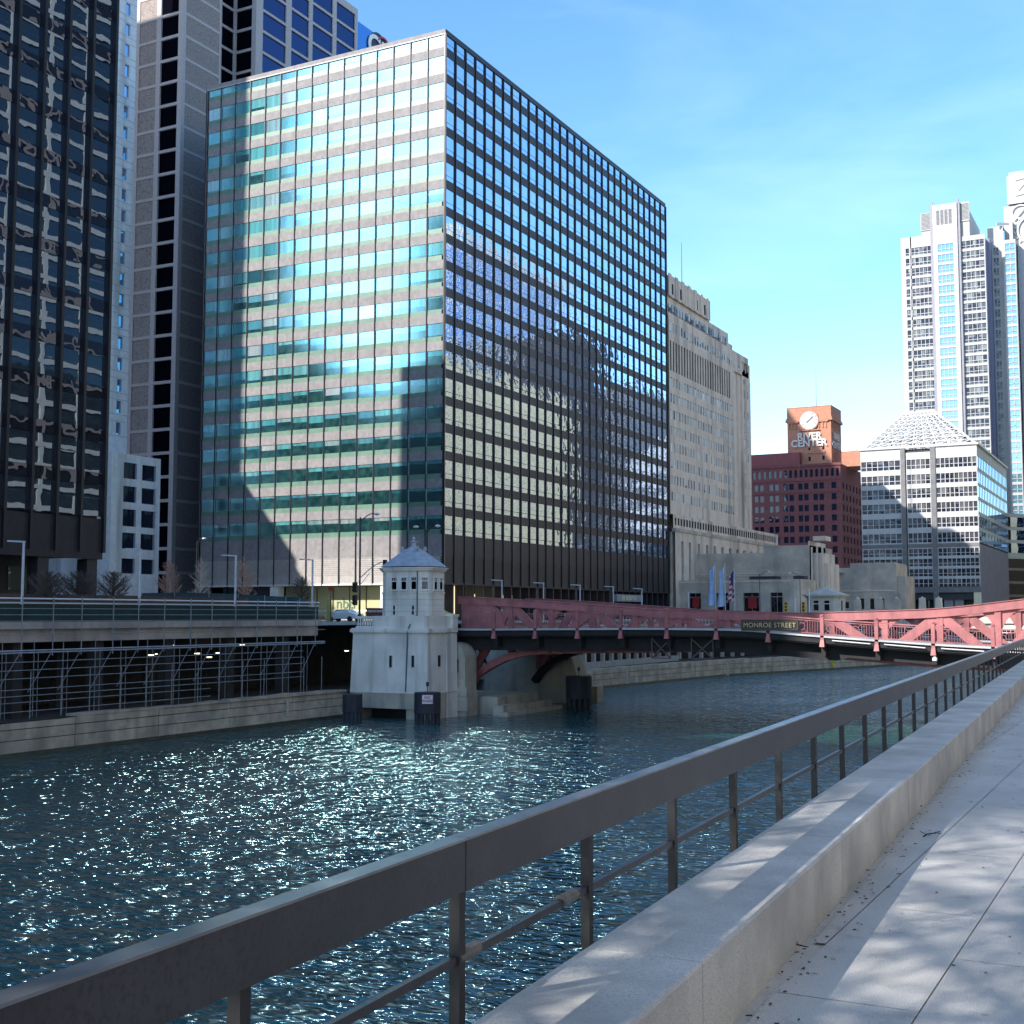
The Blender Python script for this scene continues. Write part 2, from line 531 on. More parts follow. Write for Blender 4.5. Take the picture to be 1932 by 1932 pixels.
for i in range(13, 43):
    x0 = ix0 + i * .60; x1 = x0 + .60
    off = (.9 if i % 2 else 0)
    for j in range(-4, 48):
        y0 = j * 1.83 + off; y1 = y0 + 1.83
        # clip the slab's river side against the parapet foot
        fx = lambda y: -(1.30) - math.tan(R(3.24)) * y
        if x1 < max(fx(y0), fx(y1)) + .002: continue
        g_ = .003
        pts = []
        lx0, lx1 = max(x0 + g_, fx(y0)), max(x0 + g_, fx(y1))
        if lx0 >= x1 - g_ or lx1 >= x1 - g_: continue
        pb.add([(lx0, y0 + g_, PZ), (x1 - g_, y0 + g_, PZ), (x1 - g_, y1 - g_, PZ), (lx1, y1 - g_, PZ)], [(0, 1, 2, 3)])
struct('path', pb, granite)

# parapet kerb wall
par = M('granite_coping', (.68, .65, .61), (.42, .41, .4), 1.6, .75, bump=.01, detail=9, grain=130)
pw = thing('parapet_wall', 'low grey granite parapet wall running beside the path under the railing', 'wall', tuple(rp(1.58, 3, PZ)))
L0, seg = -4.0, 2.9
k = 0
while L0 < 84:
    L1 = L0 + seg
    q = B(); e = .004; c = .012
    prof = [(1.349, PZ - .3), (1.349, PZ + .327 - c), (1.349 + c, PZ + .327), (1.82 - c, PZ + .327), (1.82, PZ + .327 - c), (1.82, PZ - 6.6)]
    prof = prof + [(1.36, PZ - 6.6)]
    vs = [rp(a, L0 + e, z) for a, z in prof] + [rp(a, L1 - e, z) for a, z in prof]
    n = len(prof)
    q.add(vs, [tuple(range(n)), tuple(range(n, 2 * n))[::-1]] + [(i, n + i, n + (i + 1) % n, (i + 1) % n) for i in range(n)])
    q.build('wall_block', par, pw)
    L0 = L1; k += 1

# railing
rail_m = M('grey_rail_paint', (.062, .058, .068), (.034, .032, .04), 2.2, .42, metal=.25, detail=8, bump=.004, spec=.6, grain=60)
rail = thing('railing', 'dark grey metal railing with a broad top plate between the parapet and the river', 'railing', tuple(rp(1.9, 3, PZ + .3)))
def railbar(name, a0, a1, z0, z1, l0, l1):
    q = B()
    vs = [rp(a, l, z) for l in (l0, l1) for a, z in ((a0, z0), (a1, z0), (a1, z1), (a0, z1))]
    q.add(vs, [(0, 1, 2, 3), (7, 6, 5, 4), (0, 4, 5, 1), (1, 5, 6, 2), (2, 6, 7, 3), (3, 7, 4, 0)])
    return q
TOPZ = EYE - .735
l = -3.3
first = True
while l < 80:
    railbar('x', 1.895, 1.912, TOPZ - .165, TOPZ, l, min(l + 7.14, 80) - .006).build('top_plate', rail_m, rail)
    railbar('x', 1.885, 1.955, TOPZ + .0005, TOPZ + .0085, l, min(l + 7.14, 80) - .004).build('top_cap', M('rail_cap', (.3, .3, .31), (.2, .2, .21), 4, .35, metal=.5), rail)
    railbar('x', 1.926, 1.95, EYE - 1.14, EYE - 1.112, l, min(l + 7.14, 80)).build('middle_bar', rail_m, rail)
    l += 7.14
for i in range(-3, 66):
    y = 2.67 + 1.19 * i
    railbar('x', 1.918, 1.956, EYE - 2.1, TOPZ - .001, y - .022, y + .022).build('post', M('post_paint', (.025, .025, .03), (.018, .018, .022), 4, .6), rail)
tape = M('old_tape', (.2, .19, .18), (.12, .12, .11), 20, .8)
for i, s_ in ((3, -.2), (2, .08)):
    y = 2.67 + 1.19 * (i - 1) + s_
    q = B()
    q.tube(rp(1.94, y - .09, EYE - 1.122), rp(1.94, y + .07, EYE - 1.122), .026, .024, 8)
    q.build('tape_wrap', tape, rail)

# twigs on the path
twm = M('twig_bark', (.035, .03, .025), (.02, .018, .015), 20, .9)
def twig(px, py, px2, py2, label):
    a, c = at(px, py, Z=PZ + .008), at(px2, py2, Z=PZ + .012)
    q = B(); pts = [a]
    n = 5
    for i in range(1, n + 1):
        p = a.lerp(c, i / n) + Vector((random.uniform(-.02, .02), random.uniform(-.03, .03), .004 + random.uniform(0, .012)))
        pts.append(p)
    for i in range(n):
        q.tube(pts[i], pts[i + 1], .006 - .0006 * i, .0055 - .0006 * i, 5)
    q.tube(pts[3], pts[3] + Vector((.03, -.07, .01)), .003, .002, 4)
    q.tube(pts[2], pts[2] + Vector((-.05, .04, .012)), .003, .002, 4)
    o = q.build('fallen_twig', twm, None)
    o['label'] = label; o['category'] = 'twig'; o['group'] = 'fallen twigs on the path'
twig(1360, 1912, 1410, 1880, 'bare twig lying on the slabs against the foot of the parapet, nearest the viewer')
twig(1490, 1768, 1518, 1788, 'small curled twig on the path beside the parapet foot, second from the viewer')
twig(1742, 1578, 1770, 1571, 'tiny forked twig lying out on the open slabs away from the parapet')
twig(1718, 1520, 1738, 1523, 'short straight twig at the parapet foot, farthest up the path')

q = B()
rd = random.Random(5)
for k in range(420):
    al = rd.random() ** 1.4 * 24 + 1.5
    p = rp(1.335 - abs(rd.gauss(0, .09 if k % 3 else .9)), al, PZ + .003)
    a = rd.uniform(0, 6.28); L_ = rd.uniform(.004, .016)
    d = Vector((math.cos(a), math.sin(a), 0)) * L_; n_ = Vector((-d.y, d.x, 0)) * .4
    q.add([p - d - n_, p + d - n_, p + d * 1.1 + n_ + Vector((0, 0, .004)), p - d + n_ + Vector((0, 0, .003))], [(0, 1, 2, 3)])
o = q.build('path_litter', M('litter_brown', (.07, .055, .04), (.03, .028, .025), 40, .9), None, kind='stuff')
o['label'] = 'scatter of tiny dry leaf and bark bits along the parapet foot'; o['category'] = 'litter'

# ------------------------------------------------------------------ west bank river wall
stone_wall = M('river_wall_stone', (.6, .53, .42), (.34, .31, .26), .7, .9, bump=.06, streak=.8, detail=9, hi=.6)
wet = M('wet_stone', (.09, .09, .06), (.05, .055, .04), 1.2, .5, bump=.05)
rw = thing('river_wall', 'weathered stone river wall with rough coping below the scaffolded viaduct', 'wall', (-56.2, 40, 0))
rw2 = thing('river_wall', 'pale stone river wall curving away beyond the bridge and its fender piles', 'wall', (-53, 150, 0))
line = [(-56.46, -60), (-56.46, 76.5)]
def wallseg(parent, p0, p1, nseg, top, rnd=.12, steps=6):
    p0, p1 = Vector((*p0, 0)), Vector((*p1, 0))
    d = (p1 - p0).normalized(); nrm = Vector((d.y, -d.x, 0))
    L = (p1 - p0).length / nseg
    for i in range(nseg):
        a0 = p0 + d * (i * L + .03); a1 = p0 + d * ((i + 1) * L - .03)
        dz = random.uniform(-rnd, rnd)
        q = B()
        for zc0, zc1, out in ((.22, .85, 0), (.9, 1.45, .0), (1.5, top + dz, .03)):
            n = steps
            for s_ in range(n):
                u0, u1 = a0.lerp(a1, s_ / n), a0.lerp(a1, (s_ + 1) / n)
                j = lambda u, z: .035 * noise.noise(Vector((u.x * .7, u.y * .7, z * 2.3)))
                zt0 = zc1 + (.09 * noise.noise(Vector((u0.y * .6, u0.x, 3))) if zc1 > 1.5 else 0)
                zt1 = zc1 + (.09 * noise.noise(Vector((u1.y * .6, u1.x, 3))) if zc1 > 1.5 else 0)
                f = [u0 + nrm * (out + j(u0, zc0)), u1 + nrm * (out + j(u1, zc0)), u1 + nrm * (out + j(u1, zc1)), u0 + nrm * (out + j(u0, zc1))]
                q.add([(f[0].x, f[0].y, zc0), (f[1].x, f[1].y, zc0), (f[2].x, f[2].y, zt1), (f[3].x, f[3].y, zt0),
                       *( (p.x, p.y, z) for p, z in ((u0 - nrm * .8, zc0), (u1 - nrm * .8, zc0), (u1 - nrm * .8, zt1), (u0 - nrm * .8, zt0)))],
                      [(0, 1, 2, 3), (3, 2, 6, 7), (0, 4, 5, 1), (0, 3, 7, 4), (1, 5, 6, 2)])
        q.build('stone_block', stone_wall, parent)
    q = B()
    a, c = p0 + nrm * .02, p1 + nrm * .02
    e, f = p0 - nrm * .9, p1 - nrm * .9
    q.add([(a.x, a.y, -1), (c.x, c.y, -1), (c.x, c.y, .2), (a.x, a.y, .2), (e.x, e.y, -1), (f.x, f.y, -1), (f.x, f.y, .2), (e.x, e.y, .2)],
          [(0, 1, 2, 3), (3, 2, 6, 7), (0, 3, 7, 4), (1, 5, 6, 2)])
    a, c = p0 - nrm * .06, p1 - nrm * .06
    q.add([(a.x, a.y, .2), (c.x, c.y, .2), (c.x, c.y, top - .15), (a.x, a.y, top - .15)], [(0, 1, 2, 3)])
    q.build('wall_footing', wet, parent)
wallseg(rw, (-56.46, -20), (-56.46, 81.3), 15, 1.98)
w2 = [(-55.6, 104), (-54.9, 123), (-51.4, 157.8), (-43.5, 185.3), (-36.5, 215), (-33, 250)]
for i in range(len(w2) - 1):
    wallseg(rw2, w2[i], w2[i + 1], 3, 2.1, .06)
# old timber fender strip and mooring pipe on the wall
pipe = M('pale_pipe', (.5, .47, .38), (.35, .33, .28), 3, .7)
def strip(px, py0, py1, X, parent, wd=.1):
    a = at(px, py0, X=X); c = at(px, py1, X=X)
    q = B(); q.tube((X, a.y, a.z), (X, a.y, max(c.z, .05)), wd, wd, 8); q.build('drain_pipe', pipe, parent)
strip(543, 1320, 1350, -56.2, rw, .11)
strip(1183, 1258, 1290, -53.1, rw2, .16)
strip(1306, 1252, 1262, -52.2, rw2, .14)
strip(1373, 1250, 1276, -50.9, rw2, .14)
strip(1438, 1248, 1268, -49.2, rw2, .12)

# ------------------------------------------------------------------ viaduct deck along the west bank
conc = M('viaduct_concrete', (.56, .5, .46), (.34, .31, .3), .5, .9, streak=.6, detail=9)
vi = thing('viaduct', 'concrete street viaduct over a dark lower walkway along the far bank', 'viaduct', (-58, 30, 0))
q = B(); q.box(-58.6, -57.9, -80, 79.5, 6.15, 7.25); q.box(-66, -58.6, -80, 79.5, 6.2, 6.86); q.build('deck_edge', conc, vi)
q = B(); q.box(-57.9, -57.6, -80, 79.5, 6.9, 7.3); q.build('kerb', conc, vi)
for i in range(20):
    y = 76 - i * 6.1
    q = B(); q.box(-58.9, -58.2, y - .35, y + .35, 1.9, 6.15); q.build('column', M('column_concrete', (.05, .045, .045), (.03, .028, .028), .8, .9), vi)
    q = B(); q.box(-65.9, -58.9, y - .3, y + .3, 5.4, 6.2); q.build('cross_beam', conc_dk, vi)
for i in range(10):
    y = 74 - i * 8
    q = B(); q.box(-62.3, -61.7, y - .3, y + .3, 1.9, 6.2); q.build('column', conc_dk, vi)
# lamps that are lit under the deck
lit = bpy.data.materials.new('lamp_lit'); lit.use_nodes = True
lb = lit.node_tree.nodes['Principled BSDF']
lb.inputs['Emission Color'].default_value = (1, .93, .75, 1); lb.inputs['Emission Strength'].default_value = 1.6
for i, (px, py) in enumerate(((321, 1257), (395, 1240), (372, 1233), (324, 1217.5), (457, 1217), (298, 1234), (526, 1250), (654, 1228), (30, 1268), (412, 1232), (285, 1236))):
    p = at(px, py, X=-60.5)
    q = B(); q.box(p.x - .1, p.x + .1, p.y - .16, p.y + .16, p.z - .03, p.z + .03)
    q.build('ceiling_lamp', lit, vi)
# white columns of the lower arcade beyond the bridge
wc = M('pale_column', (.62, .62, .62), (.5, .5, .5), 1, .7)
arc = thing('arcade', 'row of pale columns carrying the street above the lower walkway beyond the bridge', 'arcade', (-59.5, 150, 1.9))
for i in range(22):
    y = 122.5 + i * 2.6
    x = -60 + (0 if y < 158 else (y - 158) * .24)
    q = B(); q.box(x - .22, x + .22, y - .2, y + .2, 1.9, 6.3); q.build('column', wc, arc)
q = B()
for (x0, y0), (x1, y1) in (((-59, 104), (-59, 120)), ((-59, 120), (-57, 158)), ((-57, 158), (-49.4, 185)), ((-49.4, 185), (-40.4, 230)), ((-40.4, 230), (-30, 300))):
    q.add([(x0, y0, 5.7), (x1, y1, 5.7), (x1, y1, 7.0), (x0, y0, 7.0), (x0 - .6, y0, 5.7), (x1 - .6, y1, 5.7), (x1 - .6, y1, 7.0), (x0 - .6, y0, 7.0)],
          [(0, 1, 2, 3), (3, 2, 6, 7), (1, 0, 4, 5), (0, 3, 7, 4), (1, 5, 6, 2)])
q.build('edge_beam', conc, arc)
q = B(); q.box(-57.6, -57.2, 124, 156, 1.9, 2.55); q.build('low_wall', M('pale_wall', (.4, .4, .4), (.3, .3, .3), 1, .8), arc)

# green debris screen fence with white rails
green = M('green_screen', (.012, .05, .045), (.01, .03, .035), .7, .75, detail=4)
steel = M('galvanised_steel', (.42, .45, .5), (.3, .32, .36), 3, .45, metal=.3)
fn = thing('screen_fence', 'dark green mesh screen fence with a white top rail along the viaduct edge', 'fence', (-57.8, 30, 7.2))
y = -60.0
while y < 79:
    q = B(); q.box(-57.85, -57.82, y, min(y + 4.5, 79.4), 7.3, 8.28); q.build('mesh_panel', green, fn)
    y += 4.5
for z, rr in ((8.62, .05), (8.36, .035)):
    q = B(); q.tube((-57.75, -60, z), (-57.75, 79.4, z), rr, rr, 6); q.build('rail', white, fn)
bn = B(); bn.box(-57.62, -57.6, at(692, 1160, X=-57.6).y, at(731, 1160, X=-57.6).y, 7.35, 8.25)
bo = bn.build('banner', M('maroon_banner', (.12, .02, .06), (.08, .015, .045), 1, .6), None)
bo['label'] = 'small maroon banner with a white line of lettering hung on the green screen fence'; bo['category'] = 'banner'
text_mesh('lettering', 'CHICAGO RIVERWALK', .22, white, bo, (-57.58, (at(692, 1160, X=-57.6).y + at(731, 1160, X=-57.6).y) / 2, 7.98), (math.pi / 2, 0, math.pi / 2), .01, .008, 1.25)
q = B(); ya, yb = at(695, 1160, X=-57.6).y, at(728, 1160, X=-57.6).y; q.box(-57.595, -57.585, ya + .2, yb - .2, 7.5, 7.54); q.build('underline', white, bo)

# scaffold in front of the lower walkway
sc = thing('scaffold', 'grey tube scaffolding with diagonal braces hung in front of the lower walkway', 'scaffold', (-57, 30, 2))
scm = M('scaffold_tube', (.3, .32, .36), (.2, .22, .25), 3, .5, metal=.2)
y = 77.8; i = 0
SX = -56.9
while y > -18:
    j = .12 * math.sin(i * 2.3)
    q = B(); q.tube((SX, y + j, 5.4), (SX, y + j, 8.75), .035, n=5); q.build('upright', scm, sc)
    if i % 1 == 0:
        q = B(); q.tube((SX + .25, y + j + .5, 2.0), (SX + .25, y + j + .5, 4.6), .03, n=5); q.build('upright', scm, sc)
        q = B(); q.tube((SX, y + j, 5.7), (SX - .1, y + j - 1.6, 3.4), .022, n=5); q.build('brace', scm, sc)
    q = B(); q.tube((SX + .1, y + j - 1.1, 2.0), (SX + .1, y + j - 1.1, 5.6), .02, n=5); q.build('upright', scm, sc)
    q = B(); q.tube((SX - .9, y + j - .5, 2.0), (SX - .9, y + j - .5, 6.2), .03, n=5); q.build('upright', scm, sc)
    y -= 2.27; i += 1
for z in (5.72, 5.6): 
    q = B(); q.tube((SX, -20, z), (SX, 79, z), .045, n=5); q.build('ledger', steel, sc)
for z in (5.1, 4.65, 4.2, 3.6, 3.25, 2.9, 2.4):
    q = B(); q.tube((SX + .25, -20, z), (SX + .25, 76 if z > 3 else 66, z), .026, n=5); q.build('ledger', scm, sc)
for z in (7.35, 7.7, 8.05, 8.4, 6.6):
    q = B(); q.tube((SX, -20, z), (SX, 79, z), .022, n=5); q.build('ledger', scm, sc)

# ------------------------------------------------------------------ bridgehouse
lime = M('bridgehouse_limestone', (.8, .77, .72), (.62, .61, .58), .5, .8, streak=.9, detail=9, bump=.01, c3=(.6, .57, .5))
limed = M('stained_limestone', (.5, .46, .38), (.36, .34, .29), .8, .85, streak=1.1, detail=9)
slate = M('slate_tile', (.42, .47, .56), (.3, .34, .42), 2.5, .6)
sash = M('white_sash', (.8, .8, .8), None, 1, .5)
wglass = glass('sash_glass', (.8, .9, 1), (.06, .09, .11), .2, .02, .004)
bh = thing('bridgehouse', 'pale limestone bridgehouse with slate hip roof at the near end of the bridge', 'bridgehouse', (-53, 84, 0))
# battered pier with chamfered shoulders
def frustum(q, poly0, z0, poly1, z1):
    n = len(poly0)
    q.add([(x, y, z0) for x, y in poly0] + [(x, y, z1) for x, y in poly1],
          [tuple(range(n))[::-1], tuple(range(n, 2 * n))] + [(i, (i + 1) % n, n + (i + 1) % n, n + i) for i in range(n)])
def rect(x0, x1, y0, y1, ch=0):
    if not ch: return [(x0, y0), (x1, y0), (x1, y1), (x0, y1)]
    return [(x0, y0), (x1 - ch, y0), (x1, y0 + ch), (x1, y1), (x0, y1)]
PX0, PX1, PY0, PY1 = -56.1, -49.25, 81.2, 85.4
q = B(); frustum(q, rect(PX0, PX1, PY0, PY1), 1.9, rect(PX0 + .15, PX1 - .1, PY0 + .12, PY1), 6.3)
q.build('pier', lime, bh)
q = B(); q.prism(rect(PX0 + .0, PX1 + .07, PY0 - .07, PY1 + .02), 1.84, 1.9); q.prism(rect(PX0 + .05, PX1 + .04, PY0 - .04, PY1 + .02), .75, 1.84); q.build('plinth', limed, bh)
q = B(); q.prism(rect(PX0 + .9, PX1 - 1.9, PY0 + 1.6, PY1 - .2), -1, .75); q.build('base_recess', black, bh)
q = B(); q.box(PX1 - 1.9, PX1 + .02, PY0 + .1, PY1 + .3, -1, .75); q.build('footing', limed, bh)
q = B(); q.box(PX0, PX0 + .9, PY0 + .1, PY1, -1, .75); q.build('footing', limed, bh)
q = B()
for z0, z1, o in ((6.3, 6.38, .02), (6.38, 6.62, .16), (6.62, 6.7, .08)):
    q.prism(rect(PX0 + .12 - o, PX1 - .08 + o, PY0 + .1 - o, PY1 + .1), z0, z1)
q.build('coping', lime, bh)
q = B(); q.prism([(PX0 + 1.9, PY0 + .2), (PX1 - .2, PY0 + .2), (PX1 - .2, PY1), (PX1 - .5, PY1), (PX1 - .5, PY0 + .5), (PX0 + 1.9, PY0 + .5)], 6.7, 7.62); q.build('parapet', lime, bh)
q = B(); q.box(PX0 + .3, PX0 + 1.9, PY0 + .22, PY0 + .48, 6.7, 6.85); q.box(PX0 + .3, PX0 + 1.9, PY0 + .2, PY0 + .5, 7.42, 7.6); q.build('balustrade_rail', lime, bh)
for i in range(7):
    x = PX0 + .45 + i * .22
    q = B(); q.lathe((x, PY0 + .35, 6.85), [(.05, 0), (.08, .15), (.05, .34), (.07, .57)], 8); q.build('baluster', lime, bh)
q = B(); q.box(PX1 - .65, PX1 + .06, PY1 - .65, PY1 + .12, 6.7, 7.55); q.box(PX1 - .72, PX1 + .13, PY1 - .72, PY1 + .19, 7.55, 7.75); q.build('end_post', lime, bh)
q = B(); frustum(q, rect(PX1 - .4, PX1 + .1, PY1 - 1.5, PY1 + .1), -1, rect(PX1 - .4, PX1 - .02, PY1 - 1.4, PY1 + .1), 6.3); q.build('pilaster', lime, bh)
prof = [(-51, -1), (-48.5, -1), (-48.5, 1.9), (-48.6, 1.9), (-48.62, 4.3)]
prof += [(-48.62 - 1.25 * (1 - math.cos(a)), 4.3 + 1.3 * math.sin(a)) for a in [R(x) for x in (15, 30, 45, 60, 75, 90)]] + [(-51, 5.6)]
q = B(); q.slab(prof, 'y', 85.62, 87.4); q.build('buttress', limed, bh)
q = B(); q.box(-49.2, -48.4, 85.5, 85.61, 1.55, 2.2); q.box(-49.2, -48.3, 85.45, 85.61, .4, 1.5); q.build('buttress_base', limed, bh)
slm = M('slit_dark', (.008, .008, .012), None, 1, .5)
for px in (738, 780):
    yy = PY0 + .06
    p = at(px, 1248, Y=yy); za, zb = at(px, 1258.5, Y=yy).z, at(px, 1237, Y=yy).z
    q = B(); q.box(p.x - .12, p.x + .12, yy - .07, yy + .3, za, zb); ww = q.build('slit_window', slm, bh)
    q = B(); q.box(p.x - .18, p.x - .12, yy - .1, yy + .25, za - .06, zb + .07); q.box(p.x + .12, p.x + .18, yy - .1, yy + .25, za - .06, zb + .07); q.box(p.x - .12, p.x + .12, yy - .1, yy + .25, zb, zb + .07); q.build('slit_surround', lime, ww)
q = B(); q.box(PX1 - .3, PX1 + .03, 82.75, 83.0, za, zb); q.build('slit_window', slm, bh)
q = B(); q.box(-49.35, -49.18, 85.55, 85.64, 3.3, 4.3); q.build('slit_window', slm, bh)
# upper house: a square with cut corners
HX0, HX1, HY0, HY1, HC = -54.4, -50.0, 82.2, 85.6, .77
def octo(o=0, c=HC):
    k = c + o * .41
    x0, x1, y0, y1 = HX0 - o, HX1 + o, HY0 - o, HY1 + o
    return [(x0 + k, y0), (x1 - k, y0), (x1, y0 + k), (x1, y1 - k), (x1 - k, y1), (x0 + k, y1), (x0, y1 - k), (x0, y0 + k)]
q = B(); q.prism(octo(0), 6.7, 9.3); q.build('lower_wall', lime, bh)
q = B(); q.prism(octo(.05), 9.3, 9.42); q.build('string_course', lime, bh)
q = B(); q.prism(octo(-.02), 9.42, 10.97); q.build('upper_wall', lime, bh)
q = B(); q.prism(octo(.08), 10.97, 11.06); q.prism(octo(.18), 11.06, 11.2); q.prism(octo(.27), 11.2, 11.28); q.build('cornice', lime, bh)
cx, cy = (HX0 + HX1) / 2, (HY0 + HY1) / 2
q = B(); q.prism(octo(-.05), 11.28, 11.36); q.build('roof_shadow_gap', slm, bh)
nst = 8
def sq(u):
    hx, hy = 2.27 + (.78 - 2.27) * u, 1.82 + (.66 - 1.82) * u
    c = HC * (1 - u) + .12 * u
    return [(cx - hx + c, cy - hy), (cx + hx - c, cy - hy), (cx + hx, cy - hy + c), (cx + hx, cy + hy - c), (cx + hx - c, cy + hy), (cx - hx + c, cy + hy), (cx - hx, cy + hy - c), (cx - hx, cy - hy + c)]
q = B()
for i in range(nst):
    frustum(q, sq(i / nst - .03), 11.36 + 1.1 * i / nst, sq((i + 1) / nst - .06), 11.36 + 1.1 * (i + 1) / nst)
q.build('roof', slate, bh)
q = B()
frustum(q, rect(cx - .8, cx + .8, cy - .68, cy + .68), 12.44, rect(cx - .7, cx + .7, cy - .6, cy + .6), 12.62)
for sx in (-1, 1):
    for sy in (-1, 1):
        ex, ey = cx + sx * .66, cy + sy * .56
        frustum(q, rect(ex - .13, ex + .13, ey - .13, ey + .13), 12.6, rect(ex - .07 + sx * .04, ex + .07 + sx * .04, ey - .07, ey + .07), 12.92)
frustum(q, rect(cx - .6, cx + .6, cy - .5, cy + .5), 12.62, rect(cx - .25, cx + .25, cy - .22, cy + .22), 12.85)
q.lathe((cx, cy, 12.8), [(.26, 0), (.2, .12), (.19, .42), (.27, .47), (.27, .53), (.12, .58), (.08, .64), (.14, .72), (.12, .82), (.02, .88)], 12)
q.build('roof_lantern', slate, bh)
def seg_box(q, p0, p1, a0, a1, z0, z1, d0, d1):
    """box on the wall from p0 to p1 (metres along it), outwards is negative d"""
    p0, p1 = Vector((*p0, 0)), Vector((*p1, 0)); t_ = (p1 - p0).normalized(); nn = Vector((-t_.y, t_.x, 0))
    c_ = [p0 + t_ * a0 + nn * d0, p0 + t_ * a1 + nn * d0, p0 + t_ * a1 + nn * d1, p0 + t_ * a0 + nn * d1]
    q.prism([(v.x, v.y) for v in c_], z0, z1)
def sashwin(p0, p1, a, z0, z1, w_):
    q = B(); seg_box(q, p0, p1, a - w_ / 2, a + w_ / 2, z0, z1, -.0, .05); wn_ = q.build('window', wglass, bh)
    q = B()
    for a0, a1, y0, y1 in ((a - w_ / 2 - .07, a - w_ / 2, z0 - .05, z1 + .06), (a + w_ / 2, a + w_ / 2 + .07, z0 - .05, z1 + .06), (a - w_ / 2, a + w_ / 2, z1, z1 + .06), (a - w_ / 2, a + w_ / 2, z1 - .3, z1 - .24)):
        seg_box(q, p0, p1, a0, a1, y0, y1, -.06, .04)
    for k in (1, 2): seg_box(q, p0, p1, a - w_ / 2 + w_ * k / 3 - .015, a - w_ / 2 + w_ * k / 3 + .015, z1 - .24, z1, -.045, .04)
    q.build('sash', sash, wn_)
    q = B(); seg_box(q, p0, p1, a - w_ / 2 - .12, a + w_ / 2 + .12, z0 - .13, z0 - .05, -.13, .04); q.build('sill', lime, wn_)
oc8 = octo(-.02)
for px in (744, 762.3, 781):
    x = at(px, 1100, Y=HY0).x
    sashwin(oc8[0], oc8[1], x - oc8[0][0], 9.62, 10.5, .42)
L_ = (Vector(oc8[2]) - Vector(oc8[1])).length
sashwin(oc8[1], oc8[2], L_ / 2, 9.62, 10.5, .46)
sashwin(oc8[2], oc8[3], .55, 9.62, 10.5, .42)
sashwin(oc8[2], oc8[3], 1.35, 9.62, 10.5, .42)
for px in (744, 779.5):
    x = at(px, 1150, Y=HY0).x
    q = B(); fbox(q, 'S', HY0, x - .1, x + .1, 7.72, 8.38, -.015, .05); ww = q.build('slit_window', slm, bh)
    q = B(); fbox(q, 'S', HY0, x - .16, x - .1, 7.68, 8.42, -.05, .04); fbox(q, 'S', HY0, x + .1, x + .16, 7.68, 8.42, -.05, .04); fbox(q, 'S', HY0, x - .1, x + .1, 8.03, 8.08, -.04, .04); fbox(q, 'S', HY0, x - .16, x + .16, 7.6, 7.68, -.08, .04); q.build('frame', sash, ww)
x = at(788, 1120, Y=HY0).x
q = B(); q.tube((x, HY0 - .07, 11.0), (x, HY0 - .07, 7.7), .05, n=8); q.tube((x, HY0 - .07, 7.7), (x - .15, PY0 + .12, 6.9), .05, n=8); q.tube((x - .15, PY0 + .12, 6.9), (x - .25, PY0 - .12, 6.2), .05, n=8); q.tube((x - .25, PY0 - .0, 6.2), (x - .35, PY0 - .06, 2.0), .05, n=8)
q.build('down_pipe', M('lead_pipe', (.08, .11, .15), None, 2, .5), bh)
q = B()
for z in (7.95, 8.42, 8.85): q.prism(octo(.008), z, z + .022)
q.build('masonry_joint', M('joint_plain_grey', (.4, .4, .4), None, 1, .9), bh, kind='stuff')  # thin grey rings marking the masonry courses

# stone shelves and far pier of the bridge
sh = thing('bridge_abutment', 'stepped stone abutment ledges at the waterline under the bridge', 'abutment', (-50, 93, 0))
q = B(); q.box(-56.5, -47.2, 88.25, 95.5, -1, 1.35); q.build('ledge', limed, sh)
q = B(); q.box(-47.2, -46.3, 87.5, 96.2, -1, .75); q.build('ledge', limed, sh)
q = B(); q.box(-46.3, -45.6, 86.9, 96.6, -1, .3); q.build('ledge', limed, sh)
q = B(); q.box(-57.8, -57.2, 86.5, 105, -1, 6.3); q.build('back_wall', black, sh)
prof = [(-57, -1), (-46.6, -1), (-46.7, 1.0)] + [(-46.8 - .5 * (1 - math.cos(R(a))) * 4, 1.0 + 4.1 * math.sin(R(a))) for a in (10, 20, 32, 45, 60, 75, 90)] + [(-57, 5.1)]
q = B(); q.slab(prof, 'y', 102.3, 104.6); q.build('far_pier', limed, sh)
q = B(); q.box(-57, -46, 104.6, 106, -1, 1.4); q.build('ledge', limed, sh)

